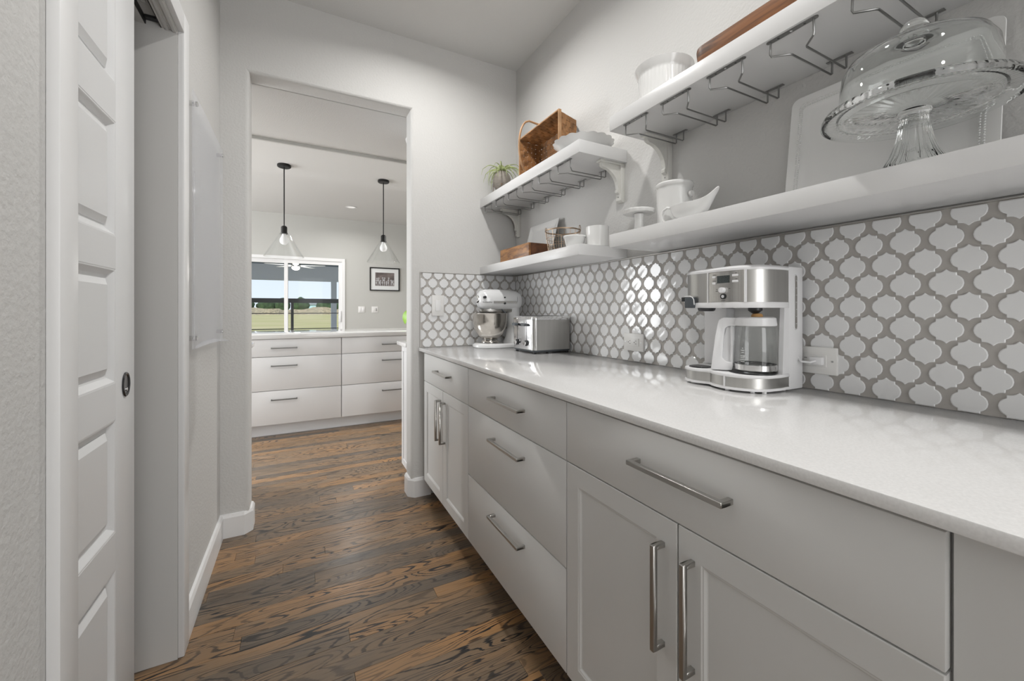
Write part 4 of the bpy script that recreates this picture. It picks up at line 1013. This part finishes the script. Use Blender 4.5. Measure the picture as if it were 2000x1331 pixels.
# ================================================================== COUNTER: STAND MIXER
ZC = .9143
def mixer():
    cy = 2.29
    t = thing('stand_mixer', (1.10, cy, ZC), 'white tilt-head stand mixer with a steel bowl in the far corner of the counter', 'stand mixer')
    def oval(x0, x1, w_, z, n=40, e=2.4):
        xc, L = (x0 + x1) / 2, (x1 - x0) / 2; R = []
        for i in range(n):
            a = 2 * PI * i / n; c_, s_ = math.cos(a), math.sin(a); q = (abs(c_) ** e + abs(s_) ** e) ** (-1 / e)
            R.append((xc + L * c_ * q, cy + w_ * s_ * q, z))
        return R
    obj('base', MB().loft([oval(.945, 1.275, .102, ZC), oval(.938, 1.282, .108, ZC + .006), oval(.938, 1.282, .108, ZC + .018), oval(.95, 1.27, .10, ZC + .027)]), M['enamel'], t, smooth=True)
    # pedestal column
    def sect(xc, L, w_, z): return [(xc + L * math.cos(2 * PI * i / 28), cy + w_ * math.sin(2 * PI * i / 28), z) for i in range(28)]
    obj('pedestal', MB().loft([sect(1.205, .062, .066, ZC + .025), sect(1.21, .052, .055, ZC + .06), sect(1.215, .042, .045, ZC + .13), sect(1.205, .044, .046, ZC + .20), sect(1.19, .060, .052, ZC + .245)]), M['enamel'], t, smooth=True)
    # head: lofted along x
    R = []
    for x, w_, h_, zc in ((.962, .010, .014, 1.210), (.965, .034, .036, 1.208), (.974, .046, .052, 1.207), (.995, .058, .064, 1.206), (1.03, .064, .068, 1.206), (1.09, .066, .069, 1.206), (1.15, .066, .069, 1.205), (1.20, .064, .066, 1.204), (1.235, .056, .058, 1.203), (1.255, .040, .042, 1.202), (1.262, .014, .018, 1.201)):
        r = []
        for i in range(36):
            a = 2 * PI * i / 36; c_, s_ = math.cos(a), math.sin(a); q = (abs(c_) ** 2.3 + abs(s_) ** 2.3) ** (-1 / 2.3)
            zz = zc + h_ * s_ * q
            r.append((x, cy + w_ * c_ * q, max(zz, zc - h_ * .88)))
        R.append(r)
    hd = obj('head', MB().loft(R), M['enamel'], t, smooth=True, sharp=60)
    # trim band round the head (visible on the aisle-near side)
    R2 = MB()
    for sgn in (1, -1):
        y_ = cy + sgn * .0662
        R2.box(1.040, 1.200, min(y_, y_ + sgn * .0016), max(y_, y_ + sgn * .0016), 1.186, 1.200)
    obj('trim_band', R2, M['steel'], hd, fix=False)
    obj('rear_seam', MB().lathe([(.0632, 0), (.0642, .001), (.0632, .002)], 1.205, cy, 1.206, 40, ax='x', cap=False), M['dgrey'], hd, smooth=True)
    text('brand_lettering', 'KitchenAid', .0135, M['nub'], hd, (1.000, cy - .0645, 1.1925), (PI / 2, 0, math.radians(-7)))
    for x, z, r in ((.985, 1.222, .0085), (1.115, 1.222, .0045), (1.115, 1.186, .0065)):
        obj('knob', MB().lathe([(.0001, -.072 if x > 1.05 else -.066), (r, -.072 if x > 1.05 else -.066), (r, -.050)], x, cy, z, 16, ax='y', cap=False), M['black'], hd, smooth=True)
    obj('hub_cap', MB().lathe([(.0001, -.010), (.020, -.010), (.023, -.006), (.023, .012)], .962, cy, 1.212, 28, ax='x', cap=False), M['chrome'], hd, smooth=True)
    obj('planetary', MB().lathe([(.0001, 1.128), (.036, 1.128), (.045, 1.134), (.046, 1.152)], 1.04, cy, 0, 32, cap=False), M['chrome'], hd, smooth=True)
    obj('lower_housing', MB().loft([oval(.985, 1.20, .046, 1.128), oval(.975, 1.215, .054, 1.134), oval(.972, 1.225, .056, 1.150)]), M['steel'], hd, smooth=True)
    obj('beater_shaft', MB().lathe([(.009, 1.07), (.009, 1.13)], 1.03, cy, 0, 12), M['chrome'], hd, smooth=True)
    obj('lock_lever', MB().tube([(1.10, cy - .055, 1.150), (1.115, cy - .062, 1.135), (1.125, cy - .064, 1.125)], .004, 8), M['dgrey'], t, smooth=True)
    b = obj('bowl', MB().lathe([(.0001, .030), (.055, .030), (.056, .036), (.046, .044), (.044, .052), (.060, .060), (.082, .084), (.098, .120), (.107, .165), (.109, .205), (.1115, .210), (.109, .212), (.1065, .206), (.104, .165), (.095, .12), (.078, .085), (.05, .06), (.0001, .058)], 1.045, cy, ZC, 64, cap=False), M['bowlsteel'], t, smooth=True, sharp=70)
    obj('bowl_handle', MB().tube([(1.045 + .02, cy - .103, ZC + .185), (1.055, cy - .128, ZC + .18), (1.055, cy - .132, ZC + .14), (1.05, cy - .120, ZC + .10), (1.045, cy - .094, ZC + .10)], .004, 8), M['bowlsteel'], b, smooth=True) if False else None
    obj('bowl_band', MB().lathe([(.0452, .046), (.0475, .048), (.0452, .050)], 1.045, cy, ZC, 40, cap=False), M['dgrey'], b, smooth=True)
mixer()

# ================================================================== COUNTER: TOASTER
def toaster():
    x0, x1, y0, y1, z0, z1 = 1.070, 1.308, 1.800, 2.035, .934, 1.112
    t = thing('toaster', ((x0 + x1) / 2, (y0 + y1) / 2, ZC), 'brushed steel four-slice toaster with two levers beside the mixer', 'toaster')
    def rr(e, r=.022, n=6):
        P = []
        for cx, cy_, a0 in ((x1 - r, y1 - r, 0), (x0 + r, y1 - r, 90), (x0 + r, y0 + r, 180), (x1 - r, y0 + r, 270)):
            for i in range(n + 1):
                a = math.radians(a0 + 90 * i / n); P.append((cx + (r + e) * math.cos(a), cy_ + (r + e) * math.sin(a)))
        return P
    obj('housing', MB().loft([[(*p, z) for p in rr(e)] for e, z in ((0, z0), (0, z1 - .020))]), M['steelv'], t, smooth=True)
    obj('top_rim', MB().loft([[(*p, z) for p in rr(e)] for e, z in ((.0008, z1 - .0195), (.0012, z1 - .008), (-.002, z1 - .001), (-.012, z1 + .001))]), M['chrome'], t, smooth=True)
    mb = MB()
    for k in range(4):
        yc = y0 + .045 + k * .048; mb.box(x0 + .045, x1 - .03, yc - .012, yc + .012, z1 - .002, z1 + .0018)
    obj('bread_slots', mb, M['black'], t, fix=False)
    obj('base', MB().loft([[(*p, z) for p in rr(e)] for e, z in ((-.010, ZC + .008), (-.001, ZC + .014), (.001, z0 - .0005), (-.004, z0))]), M['dgrey'], t, smooth=True)
    for fx, fy in ((x0 + .02, y0 + .02), (x0 + .02, y1 - .02), (x1 - .02, y0 + .02), (x1 - .02, y1 - .02)):
        obj('foot', MB().lathe([(.009, 0), (.010, .009)], fx, fy, ZC, 14), M['black'], t, smooth=True)
    fp = obj('front_panel', MB().box(x0 - .0022, x0 + .001, y0 + .024, y1 - .024, z0 + .002, z1 - .018), M['chrome'], t, bevel=.001)
    fp.data.materials[0] = mat('satin_front_panel', (.62, .62, .63), .2, 1.)
    for k, yc in enumerate((y1 - .062, y0 + .070)):
        obj('lever_slot', MB().box(x0 - .0027, x0 - .0020, yc - .0016, yc + .0016, z0 + .045, z1 - .030), M['black'], fp)
        lv = obj('lever', MB().lathe([(.0001, -.024), (.018, -.024), (.021, -.018), (.021, -.006), (.012, 0)], 0, 0, 0, 24, mod=lambda r, z, a: (r * (1 if abs(math.cos(a)) > .5 else .8), z), ax='x', cap=False), M['dgrey'], fp, smooth=True, local=True)
        lv.location = Vector((x0 - .016, yc, z1 - .053)) - wl(fp); lv.scale = (1, 1, .45)
        kn = obj('dial', MB().lathe([(.0001, -.018), (.0115, -.018), (.0135, -.015), (.0135, -.013)], x0 - .002, yc, z0 + .034, 28, ax='x', cap=False), M['chrome'], fp, smooth=True)
        obj('dial_skirt', MB().lathe([(.0135, -.0135), (.0150, -.010), (.0155, 0)], x0 - .002, yc, z0 + .034, 28, ax='x', cap=False), M['black'], kn, smooth=True)
        for dz in (.010, -.010):
            obj('button', MB().box(x0 - .0038, x0 - .002, yc - .031, yc - .023, z0 + .034 + dz - .0045, z0 + .034 + dz + .0045), M['platter'], fp, bevel=.0006)
    for yc in (y0 + .012, y0 + .002):
        pass
    obj('corner_trim', MB().box(x0 + .010, x0 + .0135, y0 - .0008, y0 + .004, z0, z1 - .020), M['chrome'], t)
    obj('brand_plate', MB().box(x0 - .0030, x0 - .002, (y0 + y1) / 2 - .012, (y0 + y1) / 2 + .020, z1 - .036, z1 - .031), M['pmark'], fp)
toaster()

# ================================================================== COUNTER: COFFEE MAKER
def coffee():
    t = thing('coffee_maker', (1.18, .78, ZC), 'white and steel two-way coffee maker with a glass carafe', 'coffee maker')
    main = [(1.225, .647), (1.180, .645), (1.135, .650), (1.105, .664), (1.086, .685), (1.075, .712), (1.071, .740), (1.074, .768), (1.082, .792), (1.094, .808)]
    lobe = [(1.091, .820), (1.083, .836), (1.081, .862), (1.086, .888), (1.100, .908), (1.125, .920), (1.165, .925), (1.225, .927)]
    lobe = [(x, y - .014) if y > .85 else (x, y - .006) for x, y in lobe]; main = [(x, y + .003 if y < .69 else y - .006 * min(1, (y - .69) / .08)) for x, y in main]
    base = main + lobe
    hmain = [(1.225, .647), (1.180, .646), (1.140, .650), (1.112, .662), (1.094, .684), (1.085, .712), (1.082, .745), (1.085, .780), (1.092, .810)]
    hlobe = [(1.096, .828), (1.096, .850), (1.100, .880), (1.112, .905), (1.135, .922), (1.170, .930), (1.225, .932)]
    hlobe = [(x, y - .009) for x, y in hlobe]; hmain = [(x, y + .004 if y < .69 else y - .010 * min(1, (y - .69) / .03)) for x, y in hmain]
    head = hmain + hlobe
    def off(P, e):        # offset outwards (front faces -x): push from the centroid
        cx, cy_ = 1.20, .785; out = []
        for x, y in P:
            if x > 1.22: out.append((x, y + (e if y > cy_ else -e))); continue
            d = Vector((x - cx, y - cy_)); d.normalize(); out.append((x + d.x * e, y + d.y * e))
        return out
    W = M['wplast']
    obj('base_foot_rim', MB().prism(off(base, .0025)[::-1], ZC + .006, ZC + .013), W, t, smooth=True)
    obj('base_band', MB().prism(base[::-1], ZC + .012, ZC + .041), M['steelv'], t, smooth=True)
    obj('base_top', MB().prism(off(base, .0025)[::-1], ZC + .041, ZC + .049), W, t, bevel=.0012)
    for fx, fy in ((1.10, .675), (1.079, .735), (1.12, .655), (1.10, .88), (1.22, .66), (1.22, .91)):
        obj('foot', MB().box(fx, fx + .008, fy, fy + .008, ZC, ZC + .008), W, t)
    obj('band_divider', MB().box(1.0685, 1.073, .738, .7415, ZC + .012, ZC + .042), W, t)
    # tower
    tw = obj('tower', MB().box(1.226, 1.300, .651, .922, ZC + .002, 1.268), W, t, bevel=.004)
    obj('water_window', MB().prism([(1.262 + .006 * math.cos(a), (1.237 if math.sin(a) > 0 else 1.096) + .006 * math.sin(a)) for a in [i * PI / 8 for i in range(16)]], .6500, .6512, 'y'), M['nickel'], tw, smooth=True)
    obj('window_surround', MB().tube([(1.262 + .0085 * math.cos(a), .6505, (1.237 if math.sin(a) > 0 else 1.096) + .0085 * math.sin(a)) for a in [i * PI / 8 + .01 for i in range(16)]], .0014, 6, closed=True), W, tw, smooth=True)
    mk = MB()
    for k in range(7): mk.box(1.2605, 1.2655, .6494, .6502, 1.104 + k * .0205, 1.1055 + k * .0205)
    obj('level_marks', mk, M['pmark'], tw, fix=False)
    # cheek beside the carafe and the middle pillar
    obj('side_cheek', MB().prism([(1.226, ZC + .049), (1.196, ZC + .049), (1.205, 1.150), (1.226, 1.150)], .651, .663, 'y'), W, t)
    obj('middle_pillar', MB().box(1.185, 1.226, .812, .832, ZC + .049, 1.150), W, t, bevel=.003)
    obj('cavity_back', MB().box(1.224, 1.2262, .660, .812, ZC + .049, 1.150), M['plate'], t)
    # head
    obj('head_lower_rim', MB().prism(off(head, .0022)[::-1], 1.150, 1.166), W, t, bevel=.001)
    hb = obj('head_band', MB().prism(head[::-1], 1.166, 1.256), M['steelv'], t, smooth=True)
    obj('lid', MB().loft([[(x, y, z) for x, y in off(head, e)] for e, z in ((.0025, 1.256), (.003, 1.262), (-.004, 1.268), (-.03, 1.272))]), W, t, smooth=True)
    for x, y in ((1.0865, .688), (1.0935, .807)):
        obj('head_divider', MB().box(x - .005, x + .004, y - .0014, y + .0014, 1.166, 1.256), W, hb)
    # control panel (flush with the front between the dividers)
    px = 1.0815
    cp = obj('control_panel', MB().loft([[(x - .0006, y, 1.1675) for x, y in ((1.0885, .6905), (1.0845, .705), (1.0815, .735), (1.0843, .770), (1.0915, .8055))] + [(1.094, .8055, 1.1675), (1.09, .6905, 1.1675)],
                                        [(x - .0006, y, 1.2545) for x, y in ((1.0885, .6905), (1.0845, .705), (1.0815, .735), (1.0843, .770), (1.0915, .8055))] + [(1.094, .8055, 1.2545), (1.09, .6905, 1.2545)]]), M['steel'], t, smooth=True)
    obj('display', MB().box(px - .0022, px + .002, .732, .769, 1.222, 1.243), M['lcd'], cp)
    for yb0, yb1, zb0 in ((.707, .724, 1.239), (.707, .724, 1.222), (.776, .787, 1.237), (.776, .787, 1.219)):
        xo = px + (.0018 if yb0 < .725 else .0022)
        obj('button', MB().box(xo - .0024, xo + .004, yb0, yb1, zb0, zb0 + .0062), W, cp, bevel=.001)
    kb = obj('selector_knob', MB().lathe([(.0001, -.012), (.0075, -.012), (.0082, -.009), (.0082, 0)], px - .0005, .7505, 1.201, 24, ax='x', cap=False), W, cp, smooth=True)
    obj('knob_grip', MB().box(px - .0150, px - .0115, .749, .752, 1.194, 1.208), W, kb)
    bt = obj('start_button', MB().lathe([(.0045, -.0025), (.0078, -.0025), (.0082, 0)], px - .0005, .7505, 1.183, 24, ax='x', cap=False), M['black'], cp, smooth=True)
    obj('start_ring', MB().lathe([(.0001, -.003), (.0045, -.003), (.0045, 0)], px - .0005, .7505, 1.183, 20, ax='x', cap=False), W, bt, smooth=True)
    mk = MB()
    for yy_, zz, w_ in ((.7505, 1.1705, .010), (.7815, 1.246, .008), (.7815, 1.2285, .008), (.7155, 1.2475, .009), (.7155, 1.2305, .012), (.773, 1.203, .003), (.773, 1.198, .006), (.732, 1.204, .004)):
        mk.box(px - .0012 + (.0025 if abs(yy_ - .75) > .02 else 0), px + .003, yy_ - w_ / 2, yy_ + w_ / 2, zz, zz + .0014)
    obj('panel_lettering', mk, M['nub'], cp, fix=False)
    # single-serve side: dark lever and holder
    obj('pod_lever', MB().box(1.084, 1.110, .855, .886, 1.150, 1.184), M['dgrey'], t, bevel=.003)
    obj('lever_tab', MB().box(1.092, 1.106, .886, .905, 1.171, 1.185), M['black'], t, bevel=.002)
    obj('lever_trim', MB().tube([(1.087, .887, 1.1865), (1.085, .866, 1.1868), (1.085, .857, 1.183), (1.086, .853, 1.176), (1.087, .852, 1.160)], .0016, 6), W, t, smooth=True)
    obj('pod_holder', MB().lathe([(.020, 1.140), (.024, 1.143), (.026, 1.150)], 1.118, .832, 0, 24), M['black'], t, smooth=True)
    obj('cup_rest', MB().lathe([(.032, ZC + .0485), (.033, ZC + .0515), (.029, ZC + .0525), (.0001, ZC + .0510)], 1.128, .862, 0, 36, cap=False), M['black'], t, smooth=True)
    gr = MB()
    for k in range(-3, 4): gr.box(1.128 - .024, 1.128 + .024, .862 + k * .007 - .0012, .862 + k * .007 + .0012, ZC + .0510, ZC + .0532)
    obj('drip_grille', gr, M['platter'], t, fix=False)
    obj('hot_plate', MB().lathe([(.0001, ZC + .0485), (.060, ZC + .0485), (.060, ZC + .0525), (.0001, ZC + .0525)], 1.158, .714, 0, 48, cap=False), M['black'], t, smooth=True)
    obj('drip_valve', MB().lathe([(.018, 1.150), (.018, 1.143), (.010, 1.136), (.004, 1.132)], 1.150, .700, 0, 24), M['black'], t, smooth=True)
    # carafe
    cx, cy_, zb = 1.160, .706, ZC + .0528
    c = thing('coffee_carafe', (cx, cy_, zb), 'glass coffee carafe with a white lid and handle, inside the coffee maker', 'carafe')
    obj('glass_body', MB().lathe([(.0001, .002), (.046, .002), (.0515, .008), (.0525, .022), (.0535, .07), (.0525, .105), (.050, .128), (.0485, .128), (.0505, .104), (.0515, .07), (.0505, .022), (.0495, .010), (.045, .005), (.0001, .005)], cx, cy_, zb, 56, cap=False), M['sglass'], c, smooth=True, sharp=70)
    obj('base_ring', MB().lathe([(.050, .006), (.0540, .007), (.0545, .022), (.0525, .023)], cx, cy_, zb, 56, cap=False), M['chrome'], c, smooth=True)
    obj('lid', MB().lathe([(.0001, .157), (.045, .157), (.051, .154), (.0535, .135), (.0525, .132), (.0001, .132)], cx, cy_, zb, 48, cap=False), W, c, smooth=True)
    obj('lid_valve', MB().lathe([(.014, .157), (.015, .160), (.012, .166), (.0001, .168)], cx - .008, cy_ - .01, zb, 24, cap=False), M['cork'], c, smooth=True)
    # handle towards the aisle and slightly to the far side
    dx, dy = -.50, .866; sxn, syn = -dy, dx
    prof = [(.046, .153), (.080, .154), (.093, .147), (.102, .100), (.109, .040), (.114, .000), (.108, -.002), (.058, -.001), (.055, .014), (.056, .022), (.072, .024), (.083, .034), (.080, .085), (.076, .122), (.066, .129), (.048, .129)]
    mb = MB(); hw = .0155; ring0, ring1 = [], []
    for r, z in prof:
        px_, py_ = cx + dx * r, cy_ + dy * r
        ring0.append((px_ - sxn * hw, py_ - syn * hw, zb + z + .001)); ring1.append((px_ + sxn * hw, py_ + syn * hw, zb + z + .001))
    mb.loft([ring0, ring1]); obj('handle', mb, W, c, bevel=.003)
    web = [(.052, .128), (.072, .124), (.082, .085), (.085, .036), (.074, .022), (.056, .012)]
    hw2 = .004; wb0 = [(cx + dx * r - sxn * hw2, cy_ + dy * r - syn * hw2, zb + z + .001) for r, z in web]; wb1 = [(cx + dx * r + sxn * hw2, cy_ + dy * r + syn * hw2, zb + z + .001) for r, z in web]
    obj('handle_web', MB().loft([wb0, wb1]), W, c)
    wi = [(.0555, .130), (.0625, .130), (.0625, .014), (.0555, .014)]
    obj('handle_inner_wall', MB().loft([[(cx + dx * r + sg * sxn * .0125, cy_ + dy * r + sg * syn * .0125, zb + z) for r, z in wi] for sg in (-1, 1)]), W, c, bevel=.002)
    mk = MB()
    A0 = math.atan2(-.30, -.95) - .35
    for k, (z, w_) in enumerate(((.030, .010), (.0355, .012), (.041, .010), (.046, .012), (.056, .006), (.062, .009), (.068, .003))):
        n_ = 5
        for q in range(n_):
            a = A0 + (q / n_ - .5) * w_ / .0535 * 1.2; a2 = a + w_ / .0535 / n_ * .8; R_ = .0546
            mk.add([(cx + R_ * math.cos(a), cy_ + R_ * math.sin(a), zb + z), (cx + R_ * math.cos(a2), cy_ + R_ * math.sin(a2), zb + z), (cx + R_ * math.cos(a2), cy_ + R_ * math.sin(a2), zb + z + .002), (cx + R_ * math.cos(a), cy_ + R_ * math.sin(a), zb + z + .002)], [(0, 1, 2, 3)])
    obj('glass_markings', mk, M['pmark'], c, fix=False)
coffee()

# ================================================================== ACRYLIC BOARD ON THE LEFT WALL
def board():
    t = thing('acrylic_board', (XL + .012, 2.10, 1.03), 'clear acrylic board on four steel standoffs on the left wall', 'board')
    y0, y1, z0, z1 = 1.795, 2.41, 1.005, 1.928; x = XL + .016
    obj('sheet', MB().box(x, x + .004, y0, y1, z0, z1), M['acrylic'], t)
    for y in (y0 + .032, y1 - .031):
        for z in (1.042, 1.890):
            obj('standoff', MB().lathe([(.0095, 0), (.0095, .0155)], XL + .0002, y, z, 20, ax='x').lathe([(.0095, .0205), (.0095, .026), (.007, .0275)], XL, y, z, 20, ax='x'), M['chrome'], t, smooth=True, fix=False)
    # curled marker ledge along the bottom
    R = []
    for i in range(13):
        q = i / 12; yy_ = y0 + .04 + q * (y1 + .10 - y0 - .04); ox_ = .004 + .028 * math.sin(PI * min(1, q * 1.1)) ** 2 + .02 * q
        yy_ = min(yy_, YF - .02)
        zz = z0 - .004 + .010 * math.sin(q * 5)
        R.append([(x + .0005, yy_, zz + .010), (x + ox_, yy_, zz), (x + ox_ + .002, yy_, zz + .002), (x + .003, yy_, zz + .012)])
    obj('ledge', MB().loft(R), M['acrylic'], t, smooth=True)
    obj('edge_strip', MB().box(x + .0041, x + .0046, y0 + .004, y0 + .022, 1.05, 1.64), M['acrylic'], t)
board()
